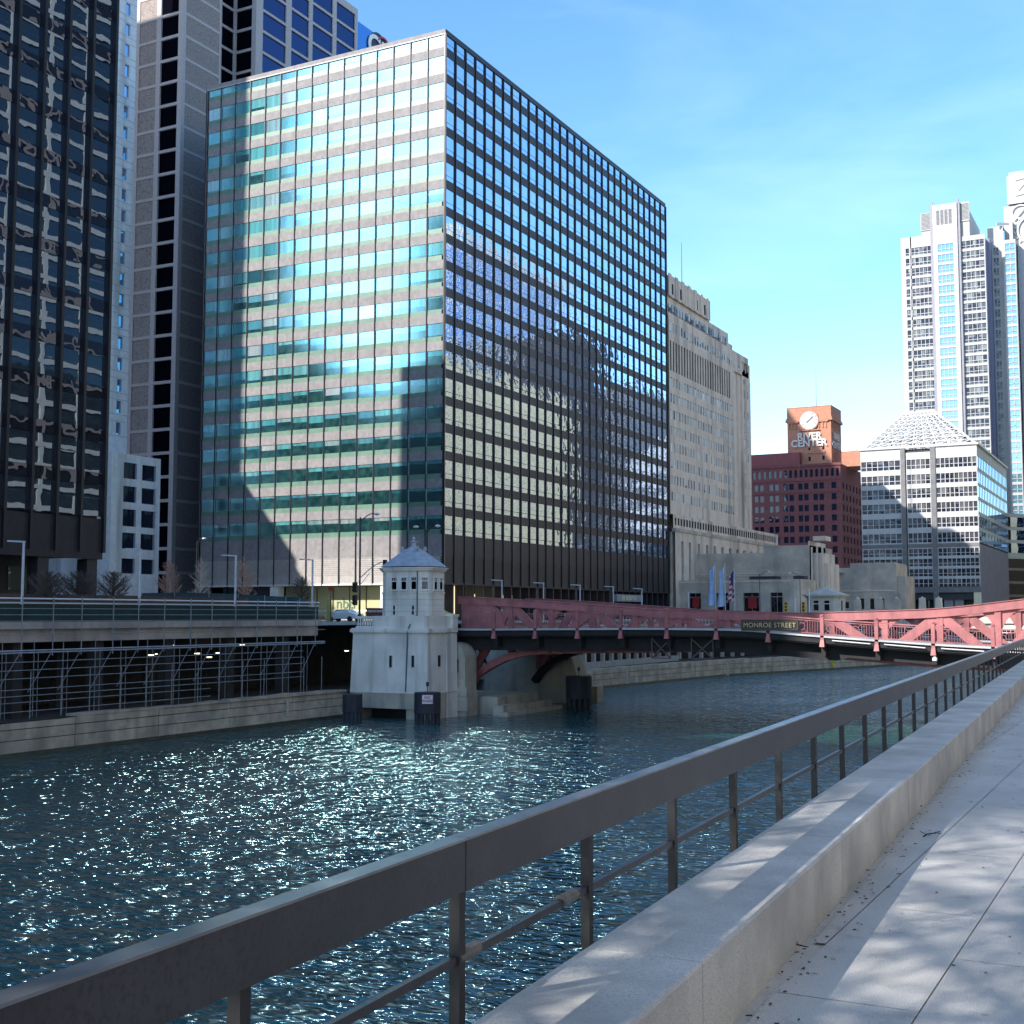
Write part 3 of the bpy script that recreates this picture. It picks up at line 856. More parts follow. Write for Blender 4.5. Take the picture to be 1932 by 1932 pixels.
# fender pile clusters
tim = M('dark_fender', (.035, .04, .055), (.02, .022, .032), 1.4, .7, bump=.03, stretch=(3, 3, .4))
def dolphin(x, y, r, z, label, light=False, sign=False):
    o = thing('fender_dolphin', label, 'fender', (x, y, 0), 'round fender piles by the bridge')
    q = B(); q.lathe((x, y, .7), [(r, 0), (r, z - .7), (r * .97, z - .68)], 28); q.build('steel_band', tim, o)
    n = 12
    for i in range(n):
        a = 2 * math.pi * i / n
        q = B(); q.tube((x + (r - .18) * math.cos(a), y + (r - .18) * math.sin(a), -1), (x + (r - .18) * math.cos(a), y + (r - .18) * math.sin(a), .72), .16, n=7); q.build('pile', tim, o)
    if light:
        q = B(); q.tube((x, y, z - .1), (x, y, z + .45), .03, n=6); q.tube((x, y, z + .45), (x, y, z + .75), .11, n=8); q.build('beacon', black, o)
    if sign:
        d = Vector((-x, -y, 0)).normalized()
        pc = Vector((x, y, z - .42)) + d * (r + .04)
        ang = math.atan2(d.y, d.x) + math.pi / 2
        t_ = Vector((-d.y, d.x, 0))
        q = B()
        vs = [pc + t_ * sx * .38 + Vector((0, 0, sz * .31)) + d * dd for dd in (0, .03) for sx, sz in ((-1, -1), (1, -1), (1, 1), (-1, 1))]
        q.add(vs, [(3, 2, 1, 0), (4, 5, 6, 7), (0, 1, 5, 4), (1, 2, 6, 5), (2, 3, 7, 6), (3, 0, 4, 7)])
        sg = q.build('warning_sign', M('sign_white', (.75, .7, .76), None, 1, .5), o)
        text_mesh('lettering', 'NO\nWAKE', .27, M('sign_red', (.35, .04, .06), None, 1, .5), o, tuple(pc + d * .035), (math.pi / 2, 0, ang), .004, .006)
dolphin(-53.6, 77.9, .72, 1.95, 'dark round fender pile at the left corner of the bridgehouse pier')
dolphin(-48.1, 79.3, .95, 2.15, 'dark round fender pile carrying a small white sign and beacon before the bridgehouse', True, True)
dolphin(-45.2, 99.0, 1.1, 2.55, 'large dark round fender pile standing in the water under the bridge', True)

# ------------------------------------------------------------------ the red bascule bridge
pink = M('bridge_red_paint', (.43, .155, .16), (.29, .1, .11), .9, .55, detail=8, streak=1.6, c3=(.5, .2, .2))
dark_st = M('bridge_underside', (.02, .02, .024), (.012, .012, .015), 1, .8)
DZ = [(-60, 6.62), (-48.2, 6.62), (-33.8, 6.76), (-27.1, 6.72), (-21.5, 6.3), (-13.75, 5.8), (-8.8, 5.6), (6, 5.55)]
def interp(tab, x):
    for (x0, v0), (x1, v1) in zip(tab, tab[1:]):
        if x <= x1:
            u = max(0, (x - x0) / (x1 - x0)); return v0 + (v1 - v0) * u
    return tab[-1][1]
def sm(tab):
    return lambda x: (interp(tab, x - 1.2) + interp(tab, x) + interp(tab, x + 1.2)) / 3
dz = sm(DZ)
topz = sm([(-60, 9.15), (-51, 9.14), (-46.1, 8.88), (-40.6, 8.52), (-34.4, 8.06), (-28, 7.84), (-23.7, 7.8), (-18.5, 7.93), (-14.2, 8.08), (-9, 8.7), (-5, 9.2), (4, 9.9)])
botz = sm([(-60, 1.0), (-50.3, 2.4), (-49.0, 3.3), (-47.5, 4.2), (-45.4, 4.85), (-42, 5.0), (-27, 5.35), (-14, 4.4), (-6, 4.1), (4, 3.6)])
br = thing('bascule_bridge', 'dusty red steel bascule bridge spanning the river between its bridgehouses', 'bridge', (-27, 92, 6))
def ribbon(fz0, fz1, y0, y1, xs):
    q = B()
    for a, c in zip(xs, xs[1:]):
        q.add([(a, y0, fz0(a)), (c, y0, fz0(c)), (c, y1, fz0(c)), (a, y1, fz0(a)), (a, y0, fz1(a)), (c, y0, fz1(c)), (c, y1, fz1(c)), (a, y1, fz1(a))],
              [(0, 3, 2, 1), (4, 5, 6, 7), (0, 1, 5, 4), (2, 3, 7, 6)] + ([(0, 4, 7, 3)] if a == xs[0] else []) + ([(1, 2, 6, 5)] if c == xs[-1] else []))
    return q
xs = [-52 + .8 * i for i in range(68)]
ribbon(lambda x: dz(x) - .12, lambda x: dz(x), 86.35, 89, xs).build('near_sidewalk', M('sidewalk_edge', (.5, .5, .52), (.4, .4, .42), 1, .8), br)
ribbon(lambda x: dz(x) - .5, lambda x: dz(x) - .121, 86.5, 86.62, xs).build('fascia', dark_st, br)
ribbon(lambda x: dz(x) - .6, lambda x: dz(x) - .13, 86.63, 104.5, xs).build('road_deck', dark_st, br)
ribbon(lambda x: dz(x) - .12, lambda x: dz(x), 101.6, 104.4, xs).build('far_sidewalk', M('sidewalk_edge', (.5, .5, .52)), br)
def chord(lo, hi, y, h, n0, name, mat):
    ribbon(lambda x: n0(x) - h, n0, y - .3, y + .3, [lo + (hi - lo) * i / 60 for i in range(61)]).build(name, mat, br)
PXS = [-46.54, -43.03, -39.55, -36.1, -32.57, -28.9, -25.2, -21.49, -17.9, -14.31, -10.67, -7.1, -3.5]
nodes = [-50.0] + PXS
for yt, side in ((89.3, 'near'), (101.2, 'far')):
    chord(-51.2, 0, yt, .56, topz, 'top_chord', pink)
    chord(-49.9, 0, yt, .5, lambda x: botz(x) + .25, 'bottom_chord', pink)
    # cover plates lip on the top chord
    ribbon(lambda x: topz(x) + .001, lambda x: topz(x) + .05, yt - .38, yt + .38, [-51.2 + (51.2) * i / 60 for i in range(61)]).build('top_flange', pink, br)
    for i, x in enumerate(nodes):
        q = B(); q.box(x - .2, x + .2, yt - .2, yt + .2, botz(x) + .2, topz(x) - .4); q.build('vertical', pink, br)
    for i, (x0, x1) in enumerate(zip(nodes, nodes[1:])):
        hgt_ = min(topz(x0), topz(x1)) - dz((x0 + x1) / 2)
        # sloped post with big curved gusset plates
        q = B(); up = i % 2 == (0 if x0 < -27 else 1)
        a, c = (x0, x1) if up else (x1, x0)
        q.bar((a, yt, botz(a) + .3), (c, yt, topz(c) - .4), .3, .62)
        q.build('diagonal', pink, br)
        for xx, sgn in ((x0, 1), (x1, -1)):
            R0 = (x1 - x0) * (.5 if hgt_ > 1.2 else .46)
            zt = topz(xx) - .42
            zb = max(dz(xx) - .1, zt - max(.6, hgt_ * .95))
            poly = [(xx, zb)] + [(xx + sgn * R0 * (1 - math.cos(R(an))), zb + (zt - zb) * math.sin(R(an))) for an in (0, 25, 45, 62, 76, 90)] + [(xx, zt)]
            poly = [poly[0]] + [(p[0], min(p[1], topz(p[0]) - .4)) for p in poly[2:]]
            q = B(); q.slab(poly, 'y', yt - .06, yt + .06); q.build('gusset', pink, br)
            if xx == x1: break
# heel plates of the leaves
q = B(); q.slab([(-50.9, 6.6), (-47.0, 6.6), (-47.3, 8.0), (-48.4, 8.65), (-50.9, 8.7)], 'y', 89.05, 89.15); q.build('heel_plate', pink, br)
# arch rib of the leaf swinging down to its pivot
for yt in (89.3, 101.2):
    q = B()
    pts = [(-50.4, 1.9), (-49.6, 2.9), (-48.3, 3.75), (-46.8, 4.4), (-45.2, 4.8), (-43.0, 5.0)]
    for a, c in zip(pts, pts[1:]):
        q.bar((a[0], yt - .1, a[1]), (c[0], yt - .1, c[1]), .75, .5)
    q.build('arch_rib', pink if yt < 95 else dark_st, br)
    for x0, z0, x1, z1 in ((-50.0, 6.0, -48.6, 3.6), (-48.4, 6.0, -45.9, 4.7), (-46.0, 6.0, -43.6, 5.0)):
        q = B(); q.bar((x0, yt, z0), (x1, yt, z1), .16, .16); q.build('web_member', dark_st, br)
# floor beams and the dark plate web below the sidewalk
for x in nodes:
    q = B(); q.box(x - .15, x + .15, 86.7, 104.3, dz(x) - 1.35, dz(x) - .61); q.build('floor_beam', dark_st, br)
for yy in (87.6, 92.5, 95.5, 98.5):
    ribbon(lambda x: dz(x) - 1.3 - (.35 if -52 < x < -20 else .1), lambda x: dz(x) - .62, yy - .05, yy + .05, xs).build('stringer', dark_st, br)
for x0, x1 in ((-34, -32.6), (-31.0, -29.4)):
    q = B()
    for a, c in (((x0, 4.6), (x1, 6.0)), ((x1, 4.6), (x0, 6.0)), ((x0, 4.6), (x0, 6.1)), ((x1, 4.6), (x1, 6.1)), ((x0, 4.6), (x1, 4.6))):
        q.bar((a[0], 87.2, a[1]), (c[0], 87.2, c[1]), .07, .09)
    q.build('maintenance_cage', M('cage_steel', (.12, .08, .09), None, 1, .6), br)
# near railing: posts with outriggers, rails, ornamental panels
def railing_side(yy, out):
    for x in PXS[:12]:
        z = dz(x)
        q = B(); q.box(x - .12, x + .12, yy - .1, yy + .1, z - .62, z + 1.3)
        q.add([(x - .12, yy - .1, z - .3), (x + .12, yy - .1, z - .3), (x + .17, yy - .22, z - .75), (x - .17, yy - .22, z - .75), (x - .12, yy + .1, z - .3), (x + .12, yy + .1, z - .3), (x + .17, yy + .12, z - .75), (x - .17, yy + .12, z - .75)],
              [(0, 1, 2, 3), (7, 6, 5, 4), (0, 4, 5, 1), (3, 2, 6, 7), (0, 3, 7, 4), (1, 5, 6, 2)])
        q.lathe((x, yy, z + 1.3), [(.15, 0), (.15, .06), (.05, .14)], 8)
        q.build('railing_post', pink, br)
    edges = [-49.0] + PXS[:12]
    for x0, x1 in zip(edges, edges[1:]):
        a, c = x0 + .14, x1 - .14
        q = B()
        for h, th in ((1.1, .08), (.95, .04), (.12, .05)):
            q.bar((a, yy, dz(a) + h), (c, yy, dz(c) + h), .07, th)
        n = 4
        for k in range(n):
            u0, u1 = a + (c - a) * k / n, a + (c - a) * (k + 1) / n
            um = (u0 + u1) / 2; zb = dz(um)
            q.bar((u0, yy, zb + .12), (u0, yy, zb + .95), .035, .035)
            if k % 2 == 0:
                for s_ in range(10):
                    a0, a1 = 2 * math.pi * s_ / 10, 2 * math.pi * (s_ + 1) / 10
                    q.bar((um + .26 * math.cos(a0), yy, zb + .53 + .26 * math.sin(a0)), (um + .26 * math.cos(a1), yy, zb + .53 + .26 * math.sin(a1)), .03, .04)
                for s_ in (45, 135, 225, 315):
                    q.bar((um + .26 * math.cos(R(s_)), yy, zb + .53 + .26 * math.sin(R(s_))), (um + .55 * math.cos(R(s_)), yy, zb + .53 + .55 * math.sin(R(s_))), .025, .03)
            else:
                for s_ in range(1, 5):
                    uu = u0 + (u1 - u0) * s_ / 5
                    q.bar((uu, yy, zb + .12), (uu, yy, zb + .95), .025, .025)
        q.build('railing_panel', pink, br)
railing_side(86.45, -1)
q = B()
for x0, x1 in zip([-49.0] + PXS[:12], PXS[:12]):
    for h in (1.1, .6, .12): q.bar((x0, 104.3, dz(x0) + h), (x1, 104.3, dz(x1) + h), .06, .06)
    for k in range(12):
        u = x0 + (x1 - x0) * k / 12
        q.bar((u, 104.3, dz(u) + .12), (u, 104.3, dz(u) + 1.1), .03, .03)
q.build('far_railing', white, br)
# pale conduit under the east leaf
q = B()
for a, c in ((-20.8, -18.3), (-17.4, -14.8), (-13.8, -11.2), (-10.2, -7.6)):
    q.tube((a, 86.3, dz(a) - .27), (c, 86.3, dz(c) - .3), .035, n=6)
q.build('conduit', white, br)
q = B(); q.lathe((-14.2, 86.2, dz(-14.2) - 1.12), [(.05, 0), (.16, .05), (.16, .2), (.05, .3)], 10); q.build('navigation_light', white, br)
# name board
sa, sb_ = at(1398, 1180, Y=86.2).x, at(1506, 1180, Y=86.2).x
zc = dz((sa + sb_) / 2) + .42
nb = thing('name_board', 'black board with gold capitals reading MONROE STREET fixed to the bridge railing', 'sign', ((sa + sb_) / 2, 86.2, zc - .3))
q = B(); q.box(sa, sb_, 86.2, 86.26, zc - .36, zc + .38); q.build('board', M('board_black', (.01, .01, .01), None, 1, .4), nb)
gold = M('gold_leaf', (.6, .46, .25), (.5, .38, .2), 5, .5)
q = B()
for x0, x1, z0, z1 in ((sa + .04, sb_ - .04, zc + .27, zc + .29), (sa + .04, sb_ - .04, zc - .27, zc - .25), (sa + .04, sa + .06, zc - .25, zc + .27), (sb_ - .06, sb_ - .04, zc - .25, zc + .27)):
    q.box(x0, x1, 86.19, 86.198, z0, z1)
q.build('border', M('dull_gold', (.2, .15, .07), None, 1, .6), nb)
text_mesh('lettering', 'MONROE STREET', .46, gold, nb, ((sa + sb_) / 2, 86.19, zc), (math.pi / 2, 0, 0), .004, .0, .98, 1.05)

# ================================================================== BUILDINGS
# ------------------------------------------------------------------ glass office block
GX1, GX0, GY0, GY1 = -93.2, -138.4, 157.8, 249.0
PZ_ = 4.0                      # storey
ROW0 = 19.99                   # foot of the lowest window row
def wz(k): return ROW0 + PZ_ * k, ROW0 + PZ_ * k + 1.95
cyan = [(.03, .12, .16), (.12, .55, .62), (.22, .72, .74), (.12, .42, .66), (.3, .82, .82), (.16, .62, .68), (.8, .95, .92)]
gS = glass('teal_office_glass', (.48, .93, 1.0), (.015, .07, .08), .68, .18, .010, .35, cell=(GX0, 3.0133, ROW0, PZ_, 1.95),
           blinds=dict(cols=[tuple(min(1, v * 1.25) for v in c) for c in cyan], room=(.06, .2, .18), pow=.62, below=(30, 75)))
gE = glass('blue_office_glass', (.58, .73, .95), (.006, .008, .016), .78, .0, .045, .45, cell=(GY0, 3.04, ROW0, PZ_, 1.95), axis='y')
gEb = glass('dark_sill_glass', (.4, .5, .75), (.006, .006, .012), .3, .02, .02, .4)
sp_S = M('spandrel_stone', (.27, .25, .255), (.195, .183, .19), 1.6, .7, streak=.8, detail=8, c3=(.46, .45, .46))
sp_dk = M('dark_shaded_panel', (.032, .026, .036), (.02, .017, .026), .8, .5)  # near-black spandrels: river side shade put into the colour; also plain dark walls
greenp = M('green_sill_panel', (.14, .24, .18), (.1, .19, .15), 1, .35)
mull = M('black_mullion', (.012, .011, .016), None, 2, .4)
mull_l = M('mullion_trim', (.4, .35, .34), None, 2, .5)
off = thing('office_building', 'twenty storey glass office block with teal sunlit front and dark mirrored river side', 'building', ((GX0 + GX1) / 2, (GY0 + GY1) / 2, 6.9))
q = B(); q.box(GX0 + .5, GX1 - .5, GY0 + .5, GY1 - .5, 12.2, 92.6); q.build('core', M('core_dark', (.02, .02, .02), None, 1, .9), off)
q = B(); q.box(GX0 + 3.6, GX1 - 4.2, GY0 + 3.4, GY1 - 3, 6.9, 12.2); q.build('lobby_core', M('lobby_wall', (.5, .48, .32), (.42, .42, .28), .3, .6), off)
for f, pl, a0, a1, sm_ in (('S', GY0, GX0, GX1, sp_S), ('E', GX1, GY0, GY1, sp_dk)):
    for k in range(19):
        z0, z1 = wz(k)
        nx = z0 + PZ_ if k < 18 else 93.1
        q = B(); fbox(q, f, pl, a0 + .02, a1 - .02, z1, nx - (.72 if k < 18 else 0), .0, .55); q.build('spandrel', sm_, off)
        q = B(); fbox(q, f, pl, a0 + .02, a1 - .02, z0 - .72, z0 - (0 if f == 'S' else .07), .05 if f == 'S' else .08, .5); q.build('sill_panel', greenp if f == 'S' else gE, off)
    q = B(); fbox(q, f, pl, a0 + .02, a1 - .02, 16.1, ROW0 - .72, 0, .5); q.build('spandrel', sm_, off)
    q = B(); fbox(q, f, pl, a0 + .02, a1 - .02, 12.3, 16.1, .06, .5)
    for z in seq(13.6, 16.0, 8): fbox(q, f, pl, a0 + .02, a1 - .02, z, z + .1, .0, .06)
    q.build('louvre_band', M('louvre_stone', (.42, .39, .37), (.34, .32, .31), 2, .7) if f == 'S' else sp_dk, off)
    q = B(); fbox(q, f, pl, a0, a1, 12.05, 12.3, -.1, .6); q.build('fascia', M('fascia_pale', (.7, .68, .6), None, 1, .5) if f == 'S' else sp_dk, off)
    q = B(); fbox(q, f, pl, a0 - .05, a1 + .05, 93.1, 93.3, -.08, .7); q.build('parapet_cap', mull_l if f == 'S' else mull, off)
lst = []
nS, nE = 15, 30
bS, bE = (GX1 - GX0) / nS, (GY1 - GY0) / nE
for i in range(nS):
    for k in range(19):
        z0, z1 = wz(k); lst.append(('S', GY0, GX0 + i * bS + .05, GX0 + (i + 1) * bS - .05, z0, z1, .1, gS))
for i in range(nE):
    for k in range(19):
        z0, z1 = wz(k); lst.append(('E', GX1, GY0 + i * bE + .06, GY0 + (i + 1) * bE - .06, z0, z1, .07, gE))
panes(off, lst)
for i in range(nS + 1):
    x = GX0 + i * bS; wd = .2 if i % 5 == 0 else .03
    q = B(); fbox(q, 'S', GY0, x - wd * .5 - .03, x + wd * .5 + .03, 12.1, 93.15, -.02, .2); q.build('mullion_trim', mull_l, off)
    q = B(); fbox(q, 'S', GY0, x - .05, x + .05, 12.1, 93.15, -.16, -.021); q.build('mullion', mull, off)
for i in range(nE + 1):
    y = GY0 + i * bE
    q = B(); fbox(q, 'E', GX1, y - .09, y + .09, 12.1, 93.2, -.15, .2); q.build('mullion', mull, off)
q = B(); q.box(GX0, GX1, GY1 - .4, GY1, 12, 93.1); q.box(GX0, GX0 + .4, GY0, GY1, 12, 93.1); q.build('rear_wall', sp_dk, off)
q = B(); q.box(GX0 + .4, GX1 - .4, GY0 + .4, GY1 - .4, 92.7, 92.9); q.build('roof', M('roof_grey', (.2, .2, .2), None, 1, .9), off)
# street level: pale columns, lit lobby glass, dark river side colonnade
for px in (516, 725):
    x = at(px, 1120, Y=GY0).x
    q = B(); q.box(x - .75, x + .75, GY0 + .1, GY0 + 1.6, 6.9, 12.05); q.build('column', M('column_white', (.8, .8, .76), None, 1, .6), off)
for i in range(0, nE + 1, 1):
    y = GY0 + i * bE
    q = B(); q.box(GX1 - 1.5, GX1 - .1, y - (.5 if i % 5 == 0 else .16), y + (.5 if i % 5 == 0 else .16), 6.9, 12.05); q.build('column', sp_dk, off)
lobg = glass('lobby_glass', (.6, .75, .75), (.5, .5, .3), .05, .02, .01)
q = B()
for i in range(nS):
    if i < 5: continue
    q.box(GX0 + i * bS + .12, GX0 + (i + 1) * bS - .12, GY0 + 2.9, GY0 + 3.0, 7.4, 11.95)
q.build('lobby_window', lobg, off)
q = B(); q.box(GX0 + 14, GX1 - 3, GY0 + 2.86, GY0 + 2.9, 8.2, 8.45); q.build('lobby_rail', white, off)
q = B(); q.box(GX0 + 3.6, GX0 + 15, GY0 + 3.0, GY0 + 3.3, 6.9, 12.0); q.build('lobby_window', M('lobby_shade', (.03, .035, .05), (.05, .045, .04), .5, .2), off)
rx = at(640, 1120, Y=GY0 + 2.8)
text_mesh('lettering', 'nbti', 2.3, M('sign_grey_green', (.12, .2, .15), None, 1, .5), off, (rx.x + 1.2, GY0 + 2.84, 9.35), (math.pi / 2, 0, 0), .02, .0)
litl = bpy.data.materials.new('lit_interior'); litl.use_nodes = True
lb = litl.node_tree.nodes['Principled BSDF']; lb.inputs['Base Color'].default_value = (.6, .55, .35, 1); lb.inputs['Emission Color'].default_value = (1, .88, .55, 1); lb.inputs['Emission Strength'].default_value = .55
dkg = glass('ground_floor_glass', (.5, .6, .8), (.02, .02, .03), .25, .02, .015)
for i in range(nE):
    y0, y1 = GY0 + i * bE + .3, GY0 + (i + 1) * bE - .3
    q = B(); q.box(GX1 - 4.19, GX1 - 4.05, y0, y1, 7.2, 12.0)
    wn_ = q.build('shop_window', dkg if not (i in (0, 1, 2, 3)) else litl, off)
    if i in (5, 6, 8, 9, 10, 12, 15, 17, 18):
        q = B(); q.box(GX1 - 4.04, GX1 - 3.98, y0 + .5, y1 - .4, 9.9, 10.9)
        q.build('lit_panel', litl, wn_)
sy = at(1340, 1120, X=GX1 + .3)
ya, yb = at(1262 / 1.0, 1120, X=GX1 + .3).y, 0
# entrance canopy on the river side
cyy = at(1163, 1124, X=GX1 + .4).y; cy2 = at(1212, 1124, X=GX1 + .4).y
can = B(); can.box(GX1 - .1, GX1 + .5, cyy, cy2, 10.2, 11.5); can.build('entrance_canopy', M('canopy_grey', (.3, .3, .33), None, 1, .6), off)
text_mesh('lettering', '10 SOUTH', 1.0, M('brass_letters', (.8, .7, .4), None, 1, .4), off, (GX1 + .51, (cyy + cy2) / 2 - .6, 10.85), (math.pi / 2, 0, math.pi / 2), .02, .02, 1.6)

# ------------------------------------------------------------------ dark glass tower at the left edge
dg = glass('dark_tower_glass', (.62, .72, .9), (.006, .008, .014), .34, .0, .006, .3, cell=(84.36 - 2.74 * 40, 2.74, 18.0, 3.9, 2.7), axis='y')
dgs = glass('dark_spandrel_glass', (.5, .5, .62), (.012, .01, .014), .2, .0, .03, .3)
TX1, TX0, TY0, TY1, TH = -85.0, -145.0, -17.0, 84.36, 97.0
tw = thing('dark_tower', 'black glass tower with broken white reflections at the left edge of the view', 'building', (-115, 34, 6.9))
q = B(); q.box(TX0, TX1 - .5, TY0 + .3, TY1 - .3, 12.8, TH); q.build('core', sp_dk, tw)
q = B(); q.box(TX0 + 3, TX1 - 5, TY0 + 3, TY1 - 1.5, 6.9, 12.8); q.build('lobby', M('tower_lobby', (.1, .08, .07), (.05, .05, .05), .4, .6), tw)
pan_dk = M('black_panel', (.028, .024, .03), (.018, .016, .02), .8, .35)
q = B(); fbox(q, 'E', TX1, TY0, TY1, 12.6, 16.2, .0, .45); q.build('base_panel', M('brown_panel', (.03, .024, .028), (.018, .015, .018), 1.2, .6), tw)
lst = []
for k in range(22):
    z0 = 16.4 + 3.9 * k
    if z0 > TH - 3: break
    q = B(); fbox(q, 'E', TX1, TY0, TY1, z0 + 2.78, z0 + 3.87, .08, .45); q.build('spandrel', dgs, tw)
    for i in range(37):
        y1 = TY1 - 2.74 * i
        if y1 - 2.74 < TY0: break
        lst.append(('E', TX1, y1 - 2.64, y1 - .1, z0, z0 + 2.75, .12, dg))
panes(tw, lst)
for i in range(38):
    y = TY1 - 2.74 * i
    if y < TY0: break
    q = B(); fbox(q, 'E', TX1, y - .16, y + .12, 13.2, TH, -.25, .2); q.build('mullion', mull, tw)
for i in range(12):
    y = TY1 - 1 - i * 5.5
    q = B(); q.box(TX1 - 1.4, TX1 - .2, y - .6, y + .6, 6.9, 12.6); q.build('column', sp_dk, tw)
tvp = glass('lobby_window_glass', (.7, .8, .8), (.16, .19, .15), .15, .02, .02)
for i in range(12):
    y = TY1 - 2 - i * 5.5
    for z0, z1, m_ in ((9.9, 11.9, tvp), (8.4, 9.2, tvp)):
        q = B(); q.box(TX1 - 4.99, TX1 - 4.9, y - 4, y, z0, z1); q.build('lobby_window', m_, tw)
# brick garden wall and shrubs before the tower
# ------------------------------------------------------------------ narrow white tower and its low wing
wp = M('white_precast', (.8, .8, .82), (.68, .68, .72), 1.2, .7, streak=.5, detail=8)
bluew = glass('blue_pane', (.55, .75, 1), (.02, .04, .12), .55, .01, .01)
wt = thing('white_tower', 'slim white precast tower with one column of small blue windows', 'building', (-155, 147, 6.9))
WX, WY0, WY1 = -146.0, 143.0, 149.4
z_a = at(240, 44, X=WX).z; z_b = at(236, 81, X=WX).z
pit = z_a - z_b
rows = []
zz = z_a - 14 * pit * 2
k = 0
zt = z_a + 8 * pit
while zt > 33:
    rows.append((zt - 1.95, zt)); zt -= pit
rows = [r for r in rows if r[0] > 33.5]
wc0 = at(233, 200, X=WX).y; wc1 = wc0 + 1.0
cols = [(wc0 + .1, wc1 + .1), (WY0 + .05, WY0 + .06)]
cols = [(wc0 + .1, wc1 + .1)]
q = B(); holed(q, 'E', WX, WY0, WY1, 6.9, rows[0][1] + 6, cols, rows, .35)
q.box(WX - 16, WX - .4, WY0, WY1, 6.9, rows[0][1] + 6)
q.build('wall', wp, wt)
panes(wt, [('E', WX, c[0], c[1], r[0], r[1], .25, bluew) for c in cols for r in rows])
q = B()
for r in rows:
    fbox(q, 'E', WX, WY0 + .05, WY1 - .02, r[0] - .25, r[0] - .19, -.012, .01)
    fbox(q, 'E', WX, WY0 + .05, WY1 - .02, r[1] + .15, r[1] + .2, -.012, .01)
q.build('panel_joint', M('joint_grey', (.28, .28, .32), None, 1, .8), wt)
lwg = thing('low_white_wing', 'low white block with two columns of dark square windows below the slim white tower', 'building', (-148, 147, 6.9))
LX, LY0, LY1, LZ = -141.0, 141.4, 151.7, 32.0
zr = [at(265, y, X=LX).z for y in (932, 971, 978, 1018)]
rows = []
pr = (at(268, 893, X=LX).z - at(268, 950, X=LX).z)
for y0, y1 in ((876, 906), (920, 950), (963, 995), (1007, 1037), (1055, 1083)):
    rows.append((at(265, y1, X=LX).z, at(265, y0, X=LX).z))
c1 = (at(232, 950, X=LX).y, at(257, 950, X=LX).y); c2 = (at(267, 950, X=LX).y, at(293, 950, X=LX).y)
q = B(); holed(q, 'E', LX, LY0, LY1, 6.9, LZ, [c1, c2], rows, .5); q.box(LX - 10, LX - .6, LY0 + .02, LY1 - .02, 6.9, LZ - .02)
q.add([(LX, LY0, 6.9), (LX, LY0, LZ), (LX - .61, LY0, LZ), (LX - .61, LY0, 6.9)], [(0, 1, 2, 3)]); q.add([(LX, LY1, 6.9), (LX, LY1, LZ), (LX - .61, LY1, LZ), (LX - .61, LY1, 6.9)], [(3, 2, 1, 0)])
q.add([(LX, LY0, LZ), (LX, LY1, LZ), (LX - .61, LY1, LZ), (LX - .61, LY0, LZ)], [(0, 1, 2, 3)])
q.build('wall', wp, lwg)
dkw = glass('dark_pane', (.6, .7, .9), (.01, .013, .03), .03, .02, .01)
panes(lwg, [('E', LX, c[0], c[1], r[0], r[1], .4, dkw) for c in (c1, c2) for r in rows])

# ------------------------------------------------------------------ brown stone tower behind
bs = M('brown_stone', (.36, .3, .28), (.28, .24, .23), 2.5, .85, detail=8, grain=3)
bsl = M('pale_band_stone', (.54, .48, .48), (.44, .4, .4), 2.5, .8, detail=8)
vdk = glass('black_pane', (.35, .4, .55), (.004, .004, .008), -.03, .02, .01)
blu = glass('deep_blue_pane', (.35, .5, 1), (.006, .008, .03), .1, .02, .02)
st = thing('stone_tower', 'tall brown stone tower with pale bands, blank corner panels and black windows', 'building', (-165, 185, 6.9))
SX1, SX0, SY0 = -150.0, -178.0, 164.4
TP = 4.06
zw0 = at(317, 153, Y=SY0).z; zw1 = at(317, 116, Y=SY0).z
kk = int((zw0 - 8) / TP); zbase = zw0 - kk * TP
srow = [(zbase + i * TP, zbase + i * TP + (zw1 - zw0)) for i in range(60)]
srow = [r for r in srow if r[1] < 133]
STOP = srow[-1][1] + 1.5
sa0, sa1 = at(302, 130, Y=SY0).x, at(335, 130, Y=SY0).x
pa0, pa1 = at(262, 130, Y=SY0).x, at(294, 130, Y=SY0).x
q = B(); q.box(SX0, SX1 - .5, SY0 + .5, 174.2, 6.9, STOP); q.box(SX0, -153.5, 174.2, 182, 6.9, STOP); q.box(SX0, -148.5, 182.0, 214.4, 6.9, STOP); q.build('core', bsl, st)
q = B(); holed(q, 'S', SY0, SX0, SX1, 6.9, STOP, [(pa0 - 6, pa0 - 2), (pa0, pa1), (sa0, sa1)], srow, .45); q.build('south_wall', bsl, st)
q = B(); holed(q, 'E', SX1, SY0, 174.35, 6.9, STOP, [(SY0 + .9, 174.0)], srow, .1); q.build('east_wall', bsl, st)
q = B(); holed(q, 'E', -153.0, 174.35, 181.7, 6.9, STOP, [(178.0 - 2.5, 177.4), (178.1, 181.5)], srow, .3); q.build('east_wall', bsl, st)
q = B(); holed(q, 'S', 181.7, -153.0, -148.0, 6.9, STOP, [(-152.7, -149.0)], srow, .3); q.build('south_wall', bsl, st)
ecol = []
for p0, p1 in ((496, 540), (550, 583), (590, 628), (635, 670)):
    ecol.append((at(p0, 60, X=-148).y, at(p1, 60, X=-148).y))
q = B(); holed(q, 'E', -148.0, 181.7, 214.6, 6.9, STOP, ecol, srow, .3); q.build('east_wall', bsl, st)
lst = []
for r in srow:
    lst += [('S', SY0, sa0, sa1, r[0], r[1], .35, vdk), ('E', -153.0, 178.1, 181.5, r[0], r[1], .25, vdk), ('S', 181.7, -152.7, -149.0, r[0], r[1], .25, vdk)]
    lst += [('E', -148.0, c[0], c[1], r[0], r[1], .25, blu) for c in ecol]
panes(st, lst)
q = B()
